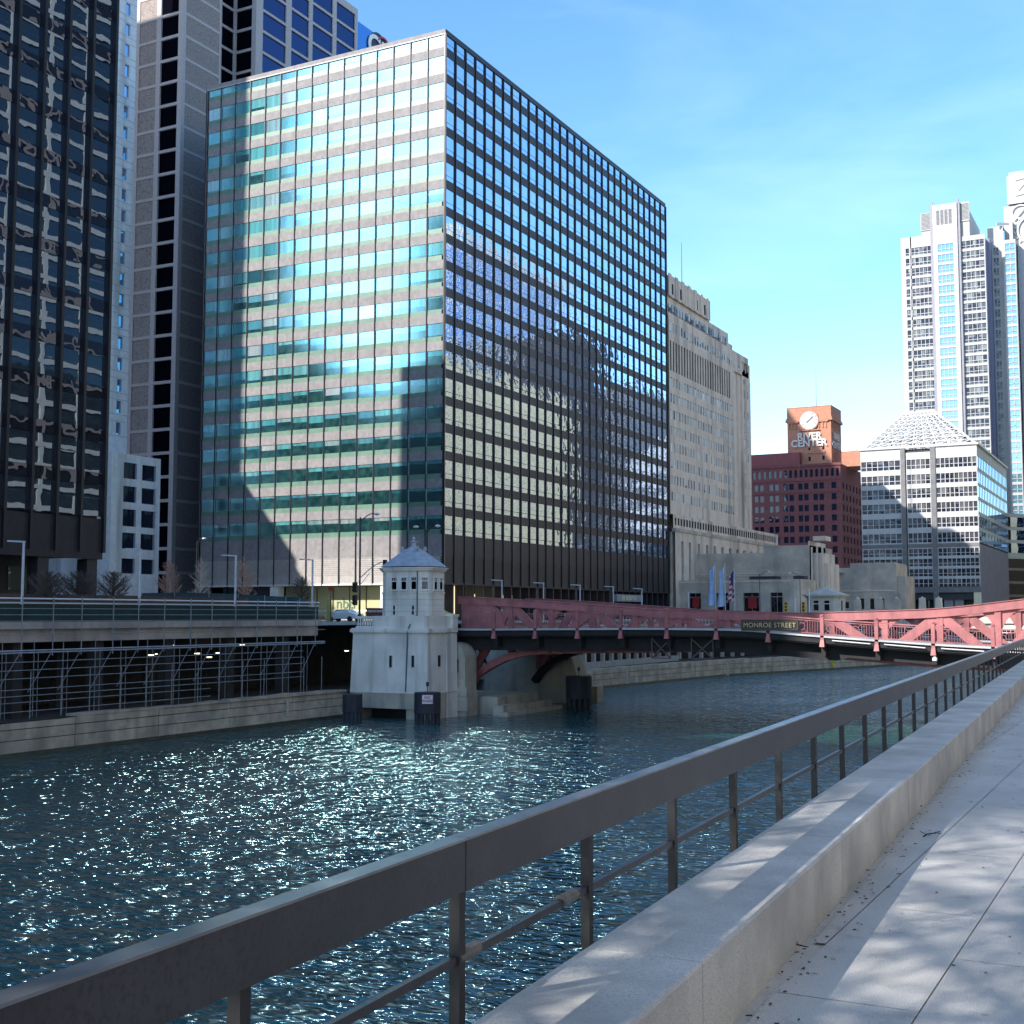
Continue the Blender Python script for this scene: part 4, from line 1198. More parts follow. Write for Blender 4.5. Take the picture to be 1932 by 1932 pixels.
for r in srow:
    fbox(q, 'S', SY0, pa0, pa1, r[0], r[1], .1, .14); fbox(q, 'S', SY0, pa0 - 6, pa0 - 2, r[0], r[1], .1, .14)
    fbox(q, 'E', SX1, SY0 + .9, 174.0, r[0], r[1], .05, .09); fbox(q, 'E', -153.0, 175.5, 177.4, r[0], r[1], .1, .14)
q.build('infill_panel', bs, st, kind='stuff')

# ------------------------------------------------------------------ blue glass building with a rooftop sign
bb = thing('blue_building', 'deep blue glass building with white letters near its roof, peeking behind the stone tower', 'building', (-215, 297, 6.9))
BX = -200.0
q = B(); q.box(BX - 25, BX - .3, 262, 306.4, 6.9, 160.5); q.build('core', sp_dk, bb)
bg1 = glass('cobalt_glass', (.3, .5, 1), (.005, .02, .12), .5, .02, .03, .2)
bg2 = glass('light_blue_glass', (.35, .65, 1), (.02, .12, .5), .25, .02, .01, .2)
ztop = 174.5
q = B(); fbox(q, 'E', BX, 262, 307, 6.9, ztop - 8, 0, .28); q.build('curtain_wall', bg1, bb)
q = B(); fbox(q, 'E', BX, 262, 307, ztop - 7.9, ztop, -.2, .3); q.build('roof_screen', bg2, bb)
q = B()
for z in seq(100, ztop - 9, 16): fbox(q, 'E', BX, 262, 307, z, z + .25, -.1, 0)
for y in seq(262, 307, 10): fbox(q, 'E', BX, y - .1, y + .1, 60, ztop - 8, -.12, 0)
q.build('mullion', M('blue_mullion', (.1, .16, .5), None, 1, .4), bb)
c_ = at(716, 91, X=BX + .6)
q = B(); q.tube((BX + .02, c_.y, c_.z - .5), (BX + .35, c_.y, c_.z - .5), 5.0, 5.0, 24); q.build('sign_backing', M('sign_navy', (.01, .01, .05), None, 1, .5), bb)
text_mesh('lettering', 'Cit', 9.5, white, bb, (BX + .6, c_.y, c_.z - .8), (math.pi / 2, 0, math.pi / 2), .1, .15)
q = B()
for i in range(9):
    a0, a1 = R(35 + i * 13), R(48 + i * 13)
    q.bar((BX + .6, c_.y + 2.2 + 3.4 * math.cos(a0), c_.z + .6 + 3.2 * math.sin(a0)), (BX + .6, c_.y + 2.2 + 3.4 * math.cos(a1), c_.z + .6 + 3.2 * math.sin(a1)), .3, .6)
q.build('sign_arc', M('sign_red_arc', (.4, .02, .03), None, 1, .5), bb)

# ------------------------------------------------------------------ stepped art deco stone tower
deco = M('deco_limestone', (.8, .65, .54), (.68, .55, .46), .5, .85, streak=.35, detail=8, c3=(.5, .45, .42))
decod = M('deco_base_stone', (.64, .54, .44), (.38, .33, .29), .25, .85, streak=.35, detail=8)
dblind = glass('blind_pane', (.7, .8, .9), (.02, .02, .03), -.02, .03, .01, cell=(240, 1.7, 30.0, 3.4, 2.0), axis='y',
               blinds=dict(cols=[(.3, .3, .3), (.85, .85, .82), (.12, .12, .14), (.9, .9, .88)], pow=.8, room=(.04, .035, .035)))
dc = thing('stepped_stone_building', 'stepped cream limestone building with rows of small windows behind the glass block', 'building', (-108, 285, 6.9))
DX = -93.2
steps_ = [(250.1, 277.3, 79.25), (277.3, 277.9, 76.2), (277.9, 291.7, 74.65), (291.7, 294.8, 72.4), (294.8, 306.0, 71.05)]
q = B()
for y0, y1, z in steps_: q.box(DX - 26, DX - .45, y0 + (.01 if y0 > 251 else 0), y1, 28.6, z - .03)
q.build('core', deco, dc)
# window grid, small windows; tall slots near the top
cw = 1.72
colsA = [(250.8 + i * cw, 250.8 + i * cw + .95) for i in range(26)]
rows_low = [(31.0 + i * 3.35, 31.0 + i * 3.35 + 1.75) for i in range(7)]
z0s = at(1300, 770, X=DX).z
def dz_(y): return at(1262, y, X=DX).z
slot = (dz_(697), dz_(640))
rowsB = [(dz_(626 + 6), dz_(607)), ] 
r_low = []
zt = slot[0] - 1.4
while zt > 31:
    r_low.append((zt - 1.9, zt)); zt -= 3.45
r_up = [(slot[1] + 1.7, slot[1] + 3.9)]
r_up2 = [(slot[1] + 7.3, slot[1] + 9.3)]
zA = r_up2[0][1] + 1.0
q = B(); holed(q, 'E', DX, 250.1, 294.5, 28.6, slot[0] - .8, [c for c in colsA if c[1] < 294], r_low, .12); q.build('lower_wall', deco, dc)
q = B(); holed(q, 'E', DX, 250.1, 294.5, slot[0] - .8, slot[1] + .8, [c for c in colsA if c[1] < 293], [slot], .2); q.build('slot_wall', deco, dc)
q = B(); holed(q, 'E', DX, 250.1, 306.0, slot[1] + .8, 71.0, colsA + [(298, 298.8), (300.8, 301.6), (303.4, 304.2)], r_up, .12); q.build('upper_wall', deco, dc)
if r_up2[0][1] < 74:
    q = B(); holed(q, 'E', DX, 250.1, 291.7, 71.0, 74.65, [c for c in colsA if c[1] < 290], [(71.4, 73.2)], .12); q.build('crown_wall', deco, dc)
q = B(); holed(q, 'E', DX, 250.1, 277.3, 74.65, 79.25, [(252.2 + i * 5.2, 253.3 + i * 5.2) for i in range(5)], [(75.3, 77.6)], .12); q.build('crown_wall', deco, dc)
for i in range(7):
    y = 250.2 + i * 4.0
    q = B(); fbox(q, 'E', DX, y, y + 1.5, 74.7, 79.45, -.2, 0); q.build('buttress', deco, dc)
# the corner bay: tall recess with its own window columns
q = B(); holed(q, 'E', DX - .9, 294.5, 300.8, 28.6, slot[1] + .8, [(295.2, 296.0), (298.4, 299.2)], r_low + [(s - .2 + 3.45, s + 1.7 + 3.45) for s in (slot[0] - 1.4, slot[0] + 2.05, slot[0] + 5.5)], .12)
q.add([(DX, 294.5, 28.6), (DX, 294.5, slot[1] + .8), (DX - .9, 294.5, slot[1] + .8), (DX - .9, 294.5, 28.6)], [(3, 2, 1, 0)])
q.add([(DX, 300.8, 28.6), (DX, 300.8, slot[1] + .8), (DX - .9, 300.8, slot[1] + .8), (DX - .9, 300.8, 28.6)], [(0, 1, 2, 3)])
q.build('recess_wall', deco, dc)
r_c = r_low + [(s - .2 + 3.45, s + 1.7 + 3.45) for s in (slot[0] - 1.4, slot[0] + 2.05, slot[0] + 5.5)]
q = B(); holed(q, 'E', DX, 300.8, 307.2, 28.6, slot[1] + .8, [(302.0, 302.8), (304.8, 305.6)], r_c, .12); q.build('corner_wall', deco, dc)
q = B(); q.box(DX - 12, DX - .02, 307.2, 307.6, 28.6, 65.2); q.build('north_buttress', deco, dc)
sdk = glass('slot_pane', (.6, .65, .8), (.02, .018, .02), -.02, .03, .01)
lst = [('E', DX, c[0], c[1], r[0], r[1], .07, dblind) for c in colsA if c[1] < 294 for r in r_low]
lst += [('E', DX, c[0], c[1], slot[0], slot[1], .16, sdk) for c in colsA if c[1] < 293]
lst += [('E', DX, c[0], c[1], r_up[0][0], r_up[0][1], .07, dblind) for c in colsA + [(298, 298.8), (300.8, 301.6), (303.4, 304.2)]]
lst += [('E', DX, c[0], c[1], 71.4, 73.2, .07, dblind) for c in colsA if c[1] < 290]
lst += [('E', DX, 252.2 + i * 5.2, 253.3 + i * 5.2, 75.3, 77.6, .07, vdk) for i in range(5)]
lst += [('E', DX - .9, c[0], c[1], r[0], r[1], .07, dblind) for c in ((295.2, 296.0), (298.4, 299.2)) for r in r_c]
lst += [('E', DX, c[0], c[1], r[0], r[1], .07, dblind) for c in ((302.0, 302.8), (304.8, 305.6)) for r in r_c]
panes(dc, lst)
# wide lower storeys
q = B(); holed(q, 'E', DX + .6, 250.1, 328, 25.6, 28.5, [(251 + i * 1.75, 252.1 + i * 1.75) for i in range(43)], [(26.3, 27.8)], .3)
q.add([(DX + .6, 250.1, 28.5), (DX + .6, 328, 28.5), (DX - 24, 328, 28.5), (DX - 24, 250.1, 28.5)], [(0, 1, 2, 3)]); q.build('attic_wall', deco, dc)
panes(dc, [('E', DX + .6, 251 + i * 1.75, 252.1 + i * 1.75, 26.3, 27.8, .06, sdk) for i in range(43)], 'attic_window')
q = B(); q.box(DX - 24, DX + .3, 250.1, 327.9, 6.9, 25.6); q.box(DX - 24, DX + 1.2, 250.1, 333.5, 24.9, 25.59); q.build('base_block', decod, dc)
q = B()
slots = [(at(p, 1060, X=DX + 1.0).y, at(p + 4.5, 1060, X=DX + 1.0).y) for p in (1286, 1300, 1317, 1332.5, 1347, 1361.5, 1376, 1389.5, 1402.5, 1416, 1428)]
holed(q, 'E', DX + 1.0, 250.1, 332, 6.9, 24.9, slots, [(13.5, 23.0)], .6); q.build('base_wall', deco, dc)
panes(dc, [('E', DX + 1.0, a, c, 13.5, 23.0, .5, sdk) for a, c in slots], 'base_window')
q = B(); q.tube((DX - 8, at(1286, 500, X=DX - 8).y, 79), (DX - 8, at(1286, 500, X=DX - 8).y, at(1286, 458, X=DX - 8).z), .16, .08, 6); q.build('roof_mast', M('mast_grey', (.2, .2, .22), None, 1, .6), dc)

# low plaza building in front of it
lp = thing('plaza_building', 'low stained limestone plaza building with red banners in its tall doors', 'building', (-80, 256, 6.9))
def px_x(px, Y): return at(px, 1110, Y=Y).x
def px_z(px, py, Y): return at(px, py, Y=Y).z
YA = 252.0
x0, x1 = px_x(1262, YA), px_x(1489, YA); xe = px_x(1512, YA)
zt = px_z(1400, 1093.7, YA)
doors = [(px_x(a, YA), px_x(c, YA)) for a, c in ((1299, 1322), (1351, 1376), (1402, 1432), (1453, 1476))]
dt = px_z(1400, 1118.5, YA)
q = B(); holed(q, 'S', YA, x0, x1, 6.9, zt, doors, [(7.0, dt)], .8)
prev = (x1, YA)
for a in (20, 40, 60, 80, 90):
    rr_ = xe - x1
    p = (x1 + rr_ * math.sin(R(a)), YA + rr_ * (1 - math.cos(R(a))))
    q.add([(prev[0], prev[1], 6.9), (p[0], p[1], 6.9), (p[0], p[1], zt), (prev[0], prev[1], zt)], [(0, 1, 2, 3)]); prev = p
q.add([(xe, YA + (xe - x1), 6.9), (xe, 264, 6.9), (xe, 264, zt), (xe, YA + (xe - x1), zt)], [(0, 1, 2, 3)])
q.add([(x0, YA, zt), (x1, YA, zt), (xe, YA + 2.3, zt), (xe, 264, zt), (x0, 264, zt)], [(0, 1, 2, 3, 4)])
q.build('front_wall', decod, lp)
q = B(); q.box(x0, x1 + .2, YA - .12, YA - .02, zt - .5, zt - .25); q.build('string_course', deco, lp)
ddk = glass('door_glass', (.5, .55, .6), (.012, .012, .015), .1, .03, .01)
for i, (a, c) in enumerate(doors):
    q = B(); q.box(a + .02, c - .02, YA + .7, YA + .76, 7.0, dt); dd = q.build('door', ddk, lp)
    q = B(); q.box((a + c) / 2 - .05, (a + c) / 2 + .05, YA + .62, YA + .69, 7.0, dt); q.box(a, c, YA + .6, YA + .69, dt - .9, dt - .75); q.build('door_frame', mull_l, dd)
    if i in (0, 2):
        q = B(); q.box(a + (c - a) * .25, c - (c - a) * .2, YA + .5, YA + .55, 9.0 if i else 9.2, dt - .8); q.build('banner', M('red_banner', (.45, .02, .03) , (.3, .015, .02), 1, .6), lp)
q = B()
YB = 263.5
zl, zh = px_z(1350, 1045, YB), px_z(1480, 1029.5, YB)
xa, xb, xc = px_x(1270, YB), px_x(1443, YB), px_x(1527.5, YB)
q.box(xa, xb, YB, YB + 20, 6.9, zl); q.box(xb, xc, YB - .4, YB + 20, 6.9, zh); q.build('upper_wall', decod, lp)
q = B()
xd, xe2 = px_x(1554.6, YB + 3), px_x(1564.6, YB + 3)
q.box(xc, xd - 2.5, YB + .6, YB + 14, 6.9, zh + .9); q.box(xd - 2.5, xd, YB + 1.6, YB + 13, 6.9, zl - .2); q.box(xd, xe2, YB + 2.6, YB + 12, 6.9, px_z(1560, 1062, YB))
for k in range(3): q.box(xc + .3 + k * 1.1, xc + .65 + k * 1.1, YB + .35, YB + .6, 9, zh - .4)
q.build('corner_pylon', deco, lp)
q = B(); q.box(px_x(1532, YB), px_x(1556, YB), YB + 1.5, YB + 6, zh + .95, zh + 1.9); q.build('pylon_crown', deco, lp)
q = B(); q.box(xe2 - 1.0, xa, YB + 8, YB + 12, zl - .01, zl + .02); 
q = B()
for zz in (zl - 4.8, zl - 4.4): q.box(xa + 1, xe2 - 5, YB - .5, YB - .42, zz, zz + .14)
q.build('string_course', deco, lp)
q = B()
for a, c in ((1414, 1466), (1497, 1572)): q.box(px_x(a, 258), min(px_x(c, 258), xe - 1), 258, 261, zt, zt + .8)
q.build('roof_equipment', M('dark_equipment', (.05, .05, .06), None, 1, .8), lp)

lp2 = thing('plaza_wing', 'blocky stained limestone wing with small openings left of the white office block', 'building', (-60, 305, 6.9))
YC = 296.0
x0, x1, x2, x3 = px_x(1565, YC), px_x(1605, YC), px_x(1688, YC), px_x(1706, YC)
z1_, z2_, z3_ = px_z(1590, 1071.5, YC), px_z(1640, 1062, YC), px_z(1700, 1086.6, YC)
q = B()
wins = [(px_x(a, YC), px_x(a + 8, YC)) for a in (1579, 1593, 1622, 1641)]
holed(q, 'S', YC, x0, x1, 6.9, z1_, wins[:2], [(9.2, 10.6)], .4); holed(q, 'S', YC, x1, x2, 6.9, z2_, wins[2:] + [(px_x(1658, YC), px_x(1670, YC))], [(9.0, 11.4)], .4)
q.add([(x1, YC, z1_), (x1, YC, z2_), (x1, YC + 14, z2_), (x1, YC + 14, z1_)], [(0, 1, 2, 3)])
q.box(x2, x3, YC + 1.2, YC + 13, 6.9, z3_); q.box(x2 - 2.2, x2 + .35, YC + .4, YC + 13.5, z3_, z2_ - .35)
for k in range(3): q.box(x2 - 2.4 + k * 1.2, x2 - 2.0 + k * 1.2, YC + .15, YC + .39 + k * .2, 8, z3_ + 1)
q.add([(x0, YC, z1_), (x1, YC, z1_), (x1, YC + 14, z1_), (x0, YC + 14, z1_)], [(0, 1, 2, 3)]); q.add([(x1, YC, z2_), (x2, YC, z2_), (x2, YC + 14, z2_), (x1, YC + 14, z2_)], [(0, 1, 2, 3)])
q.add([(x2, YC, 6.9), (x2, YC + 14, 6.9), (x2, YC + 14, z2_), (x2, YC, z2_)], [(0, 1, 2, 3)])
q.build('wall', decod, lp2)
panes(lp2, [('S', YC, a, c, 9.2, 10.6, .3, ddk) for a, c in wins[:2]] + [('S', YC, a, c, 9.0, 11.4, .3, ddk) for a, c in wins[2:] + [(px_x(1658, YC), px_x(1670, YC))]])
q = B(); q.box(x0, x2, YC - .15, YC - .01, 13.0, 13.25); q.build('string_course', deco, lp2)
p = at(1661, 1087, Y=YC - .5)
q = B(); q.lathe((at(1661, 1122, Y=YC - .6).x - 9.0, YC - .6, 17.2), [(.2, 0), (.9, .2), (.95, .35)], 14)
q.build('satellite_dish', white, lp2)

# ------------------------------------------------------------------ red brick clock tower building
brick = M('red_brick', (.2, .065, .065), (.14, .048, .052), .9, .85, detail=9, grain=2.0)
brk_o = M('orange_brick', (.46, .21, .135), (.38, .17, .11), .9, .8, detail=9)
rcb = thing('clock_tower_building', 'dark red brick building with a square orange clock tower reading RIVER CENTER', 'building', (-114, 438, 6.9))
RY = 430.0
def rx_(px, py=980): return at(px, py, Y=RY).x
def rz_(py, px=1560): return at(px, py, Y=RY).z
rx1, rx0 = rx_(1587.5), rx_(1400)
def zx(z): return 1418 + (z - 230) * .1634 - 30.5     # column of a close-up back to the photo
def X_(z): return rx_(1381.1 + z * .16337)
def Z_(z): return rz_(710.3 + z * .16337)
groups = []
for a, c in ((260, 370), (432, 545), (598, 720), (772, 890), (945, 1068)):
    m_ = (a + c) / 2
    groups += [(X_(a), X_(m_ - 9)), (X_(m_ + 9), X_(c))]
groups.append((X_(1155), X_(1212)))
wr = [(Z_(a + 72), Z_(a)) for a in (1220, 1350, 1475, 1595, 1715, 1840)]
pch = (wr[0][0] - wr[5][0]) / 5
wr += [(wr[5][0] - pch * k, wr[5][1] - pch * k) for k in (1, 2, 3, 4)]
zroof = Z_(1010)
arch = (Z_(1150), Z_(1060))
acols = [(X_(245 + i * 60.5), X_(245 + i * 60.5 + 33)) for i in range(17)]
q = B(); holed(q, 'S', RY, rx0, rx1, 6.9, Z_(1190), groups, wr, .4); q.build('south_wall', brick, rcb)
q = B(); holed(q, 'S', RY, rx0, rx1, Z_(1190), zroof, acols, [arch], .4); q.build('arcade_wall', brick, rcb)
q = B(); q.box(rx0, rx1 + .35, RY - .4, RY - .02, zroof - .5, zroof + .3); q.box(rx0, rx1 + .2, RY - .25, RY - .02, Z_(1195), Z_(1183)); q.box(rx0, rx1 + .15, RY - .2, RY - .02, Z_(1335), Z_(1328)); q.build('cornice', brick, rcb)
q = B(); q.box(rx0, rx1 - .5, RY + .5, RY + 31, 6.9, zroof - .1); q.build('core', brick, rcb)
yE = [(RY + 3 + i * 5, RY + 5 + i * 5) for i in range(6)]
q = B(); holed(q, 'E', rx1, RY, RY + 31.5, 6.9, zroof, yE, wr, .4); q.build('east_wall', brick, rcb)
panes(rcb, [('S', RY, a, c, r[0], r[1], .3, dkw) for a, c in groups for r in wr] + [('S', RY, a, c, arch[0], arch[1], .3, dkw) for a, c in acols] + [('E', rx1, a, c, r[0], r[1], .3, dkw) for a, c in yE for r in wr])
q = B()
for a, c in acols:
    m_, r_ = (a + c) / 2, (c - a) / 2
    pts = [(a - .05, arch[1] + .02), (a - .05, arch[1] - r_), (a, arch[1] - r_)] + [(m_ - r_ * math.cos(R(t_)), arch[1] - r_ + r_ * math.sin(R(t_))) for t_ in (30, 60, 90)] + [(m_, arch[1] + .02)]
    q.slab(pts, 'y', RY - .02, RY + .3)
    pts = [(2 * m_ - x, z) for x, z in pts][::-1]
    q.slab(pts, 'y', RY - .02, RY + .3)
q.build('arch_spandrel', brick, rcb)
# roof blocks
q = B(); q.box(rx0, X_(770), RY + 2.5, RY + 24, zroof - .2, Z_(845)); q.build('penthouse', M('penthouse_brick', (.24, .07, .075), (.2, .06, .065), 1, .85), rcb)
q = B(); q.box(X_(1075), X_(1320) , RY + 9, RY + 24, zroof - .2, Z_(838)); q.box(X_(1320), X_(1480), RY + 9, RY + 24, zroof - .2, Z_(832)); q.build('penthouse', brk_o, rcb)
# tower
tx0, tx1, TYs = X_(650), X_(1150), RY + 5
s_k = TYs / RY
tx0, tx1 = at(1381.1 + 645 * .16337, 860, Y=TYs).x, at(1381.1 + 1150 * .16337, 860, Y=TYs).x
def TZ(z): return at(1530, 710.3 + z * .16337, Y=TYs).z
def TXx(z): return at(1381.1 + z * .16337, 850, Y=TYs).x
tdep = 14.5
q = B(); q.box(tx0, tx1, TYs, TYs + tdep, zroof - .5, TZ(540)); q.box(tx0 - .1, tx1 + .1, TYs - .1, TYs + tdep + .1, TZ(470), TZ(352)); q.build('tower_shaft', brk_o, rcb)
q = B(); q.box(tx0 - .55, tx1 + .55, TYs - .55, TYs + tdep + .55, TZ(516), TZ(488)); q.box(tx0 - .3, tx1 + .3, TYs - .3, TYs + tdep + .3, TZ(488), TZ(470.1))
q.box(tx0 - .2, tx1 + .2, TYs - .2, TYs + tdep + .2, TZ(351.9), TZ(346)); q.build('tower_cornice', brk_o, rcb)
q = B()
for k in range(3):
    for c0 in (655 + k * 38, 1005 + k * 40):
        a, c = TXx(c0), TXx(c0 + 13)
        q.box(a, c, TYs - .28, TYs - .0, TZ(600), TZ(530))
for c0 in (655, 1005):
    q.box(TXx(c0), TXx(c0 + 115), TYs - .5, TYs, TZ(531), TZ(516.2))
for j in range(5):
    q.box(tx1 + .001, tx1 + .3, TYs + 1.2 + j * 2.8, TYs + 1.8 + j * 2.8, TZ(600), TZ(520))
q.build('corbel', brk_o, rcb)
q = B(); q.box(tx0, tx1, TYs + .01, TYs + tdep - .01, TZ(540), TZ(516.1)); q.build('corbel_wall', M('corbel_shadow_brick', (.36, .12, .07), None, 1, .8), rcb)
cc = at(1381.1 + 888 * .16337, 710.3 + 508 * .16337, Y=TYs - .6)
rad = 95 * .16337 * cc.y / 2428 * 1.12
q = B(); q.tube((cc.x, TYs - .6, cc.z), (cc.x, TYs - .05, cc.z), rad + .28, rad + .28, 36); q.build('clock_surround', brk_o, rcb)
q = B(); q.tube((cc.x, TYs - .68, cc.z), (cc.x, TYs - .6, cc.z), rad, rad, 36); cf = q.build('clock_face', M('clock_white', (.5, .5, .5), None, 1, .5), rcb)
hm = M('clock_hand', (.03, .03, .03), None, 1, .5)
for an, L_ in ((48, rad * .62), (230, rad * .35)):
    q = B(); q.bar((cc.x, TYs - .72, cc.z), (cc.x + L_ * math.sin(R(an)), TYs - .72, cc.z + L_ * math.cos(R(an))), .06, .34); q.build('clock_hand', hm, cf)
q = B()
for k in range(12):
    a = R(30 * k); q.bar((cc.x + rad * .82 * math.sin(a), TYs - .7, cc.z + rad * .82 * math.cos(a)), (cc.x + rad * .92 * math.sin(a), TYs - .7, cc.z + rad * .92 * math.cos(a)), .03, .3)
q.build('hour_marks', hm, cf)
q = B(); q.box(cc.x - rad * 1.1, cc.x + rad * 1.15, TYs - .6, TYs, TZ(626), TZ(617)); q.build('clock_ledge', brk_o, rcb)
tmid = TXx(893)
lw_ = M('letter_white', (.6, .58, .55), None, 1, .5)
text_mesh('lettering', 'RIVER', 3.2, lw_, rcb, (TXx(900), TYs - .3, TZ(692)), (math.pi / 2, 0, 0), .2, .1, 1.02)
text_mesh('lettering', 'CENTER', 3.3, lw_, rcb, (TXx(893), TYs - .3, TZ(772)), (math.pi / 2, 0, 0), .2, .1, 1.02)
text_mesh('lettering', 'RIVER\nCENTER', 3.3, lw_, rcb, (tx1 + .3, TYs + 6.5, TZ(745)), (math.pi / 2, 0, math.pi / 2), .1, .06)
q = B()
for a, c, z0, z1 in ((882, 905, 850, 822), (1043, 1068, 850, 818), (882, 908, 975, 925), (1043, 1068, 970, 922)):
    q.box(TXx(a), TXx(c), TYs - .03, TYs + .1, TZ(z0), TZ(z1))
q.build('tower_window', dkw, rcb, kind='stuff')
q = B(); q.box(TXx(875), TXx(1075), TYs - .35, TYs - .02, TZ(890), TZ(868)); q.build('tower_string', brk_o, rcb)
px_m = at(1539, 700, Y=TYs + 6).x
q = B(); q.tube((px_m, TYs + 6, TZ(346)), (px_m, TYs + 6, at(1539, 702, Y=TYs + 6).z), .14, .07, 6); q.build('flag_mast', M('mast_grey', (.2, .2, .22)), rcb)

# ------------------------------------------------------------------ white office block with a steel pyramid roof
wpan = M('white_panel', (.5, .5, .5), (.44, .44, .46), .6, .5)
gpan = M('grey_granite_pier', (.18, .18, .19), (.13, .13, .14), .8, .5)
rfl = glass('office_dark_pane', (.75, .82, .95), (.015, .018, .03), .12, .02, .012, .5, cell=(-76, 1.45, 10, 3.9, 3), blinds=dict(cols=[(.05, .05, .06), (.1, .1, .12), (.2, .2, .22)], pow=1.5))
rfs = glass('office_sky_pane', (.55, .72, .95), (.02, .035, .06), .55, .01, .02, .3)
wo = thing('white_office_block', 'white office block of banded windows under a white open steel pyramid', 'building', (-60, 365, 6.9))
OY = 346.0
def OX(z): return at(1610 + z * .2451, 1000, Y=OY).x
def OZ(z): return at(1700, 710.3 + z * .2451, Y=OY).z
ox0, ox1 = OX(62), OX(967)
ozt = OZ(556)
q = B(); q.box(ox0 + .3, ox1 - .4, OY + .5, OY + 64, OZ(1720), ozt - .3); q.build('core', M('office_core', (.05, .05, .06), None, 1, .8), wo)
secs = [(OX(66), OX(376)), (OX(418), OX(606)), (OX(645), ox1)]
rowsU = [(OZ(a + 72), OZ(a)) for a in (645, 760, 868, 980, 1095, 1210)]
rowsL = [(OZ(a + 56), OZ(a)) for a in (1330, 1408, 1485, 1562)]
for si, (a, c) in enumerate(secs):
    allr = rowsU + rowsL
    prevz = ozt if si != 1 else OZ(590)
    for r in allr:
        q = B(); q.box(a, c, OY, OY + .45, r[1], prevz)
        isd = abs(prevz - rowsU[-1][0]) < .01
        q.build('spandrel', gpan if isd and False else wpan, wo)
        prevz = r[0]
    q = B(); q.box(a, c, OY - .06, OY - .01, OZ(1322), OZ(1292)); q.build('granite_band', gpan, wo)
    n = 7 if si == 0 else 5 if si == 1 else 9
    for r in allr:
        q = B(); q.box(a + .1, c - .1, OY + .25, OY + .3, r[0], r[1]); ww = q.build('window', rfl, wo)
        q = B()
        for k in range(n + 1):
            x = a + .1 + (c - a - .2) * k / n
            q.box(x - .09, x + .09, OY + .05, OY + .25, r[0], r[1])
        zz = r[0] + (r[1] - r[0]) * .38
        q.box(a + .1, c - .1, OY + .08, OY + .24, zz - .07, zz + .07)
        q.build('window_frame', wpan, ww)
for a, c in ((OX(376), OX(411)), (OX(606), OX(645))):
    q = B(); q.box(a, c, OY - .3, OY + .5, 6.9, ozt); q.build('pier', gpan, wo)
q = B(); q.box(ox0, ox1 + .1, OY - .1, OY + .5, OZ(1665), OZ(1622)); q.build('granite_band', gpan, wo)
q = B(); q.box(ox0 + 2, ox1 - 2.5, OY + 4, OY + 5, 6.9, OZ(1665)); q.build('recessed_lobby', M('lobby_black', (.02, .02, .025), None, 1, .4), wo)
for z in (505, 555, 620, 680, 760):
    q = B(); q.box(OX(z), OX(z + (14 if z < 650 else 70)), OY + 1, OY + 2, 6.9, OZ(1665)); q.build('lobby_column', gpan if z < 650 else M('lobby_grey', (.25, .27, .3), None, 1, .6), wo)
q = B(); q.box(ox1 - 1.7, ox1, OY, OY + 2, 6.9, OZ(1665)); q.build('lobby_column', M('cream_column', (.75, .72, .5), None, 1, .6), wo)
q = B(); q.box(ox0 - .3, ox1 + .5, OY - .4, OY + .2, ozt, ozt + .5); q.box(ox1 - .1, ox1 + .5, OY + .2, OY + 64, ozt, ozt + .5); q.build('cornice', wpan, wo)
# river side: ribbon glazing
Y2 = OY + 64
prevz = ozt
gsp = M('grey_spandrel', (.36, .42, .46), (.3, .36, .4), .6, .5)
for r in rowsU:
    q = B(); fbox(q, 'E', ox1, OY + .5, Y2, r[1] + .25, prevz, .05, .4); q.build('east_spandrel', gsp, wo); prevz = r[0] - .2
    for k in range(10):
        y0 = OY + .6 + k * 6.35
        q = B(); fbox(q, 'E', ox1, y0, y0 + 6.2, r[0] - .2, r[1] + .25, .1, .16); q.build('east_window', rfs, wo)
for k in range(21):
    y = OY + .5 + k * 3.17
    q = B(); fbox(q, 'E', ox1, y - .08, y + .08, 30 if k % 2 else 28.2, ozt, 0, .1); q.build('east_mullion', gpan, wo)
q = B(); fbox(q, 'E', ox1, OY + .5, Y2 - 2, 6.9, OZ(1300), .1, .4); q.build('east_base', M('base_grey', (.16, .16, .2), (.12, .12, .15), 1, .5), wo)
q = B()
for k in range(24): fbox(q, 'E', ox1, OY + 1 + k * 2.55, OY + 1.5 + k * 2.55, 8, OZ(1310), -.15, .1)
q.build('east_fin', M('fin_grey', (.3, .3, .36), None, 1, .5), wo)
# curved river wing to the right
cwg = thing('curved_glass_wing', 'curved blue grey glass wing right of the white office block', 'building', (-38, 425, 6.9))
pts = [(ox1 - 2, Y2 - 2), (ox1 + .5, Y2 + 2), (ox1 + 4, Y2 + 7), (ox1 + 9, Y2 + 11), (ox1 + 16, Y2 + 13), (ox1 + 26, Y2 + 13), (ox1 + 26, Y2 + 40), (ox1 - 2, Y2 + 40)]
zlist = [28] + [v for r in rowsU[::-1] for v in (r[0] - .2, r[1] + .25)]
q = B(); q.prism(pts, OZ(1310) - 1, OZ(940)); q.build('wing_core', gsp, cwg)
def grow(p, o):
    cxp, cyp = ox1 + 12, Y2 + 30
    d = Vector((p[0] - cxp, p[1] - cyp)).normalized(); return (p[0] + d.x * o, p[1] + d.y * o)
for r in rowsU:
    if r[1] > OZ(940): continue
    q = B(); q.prism([grow(p, .15) for p in pts], r[0] - .2, r[1] + .25); q.build('ribbon_window', rfs, cwg)
q = B(); q.prism([grow(p, -1.5) for p in pts], 6.9, OZ(1310) - 1); q.build('base_storeys', M('lobby_black', (.02, .02, .025)), cwg)
for z in (13, 17, 21, 25):
    q = B(); q.prism([grow(p, -1.2) for p in pts], z, z + .8); q.build('base_band', gpan, cwg)
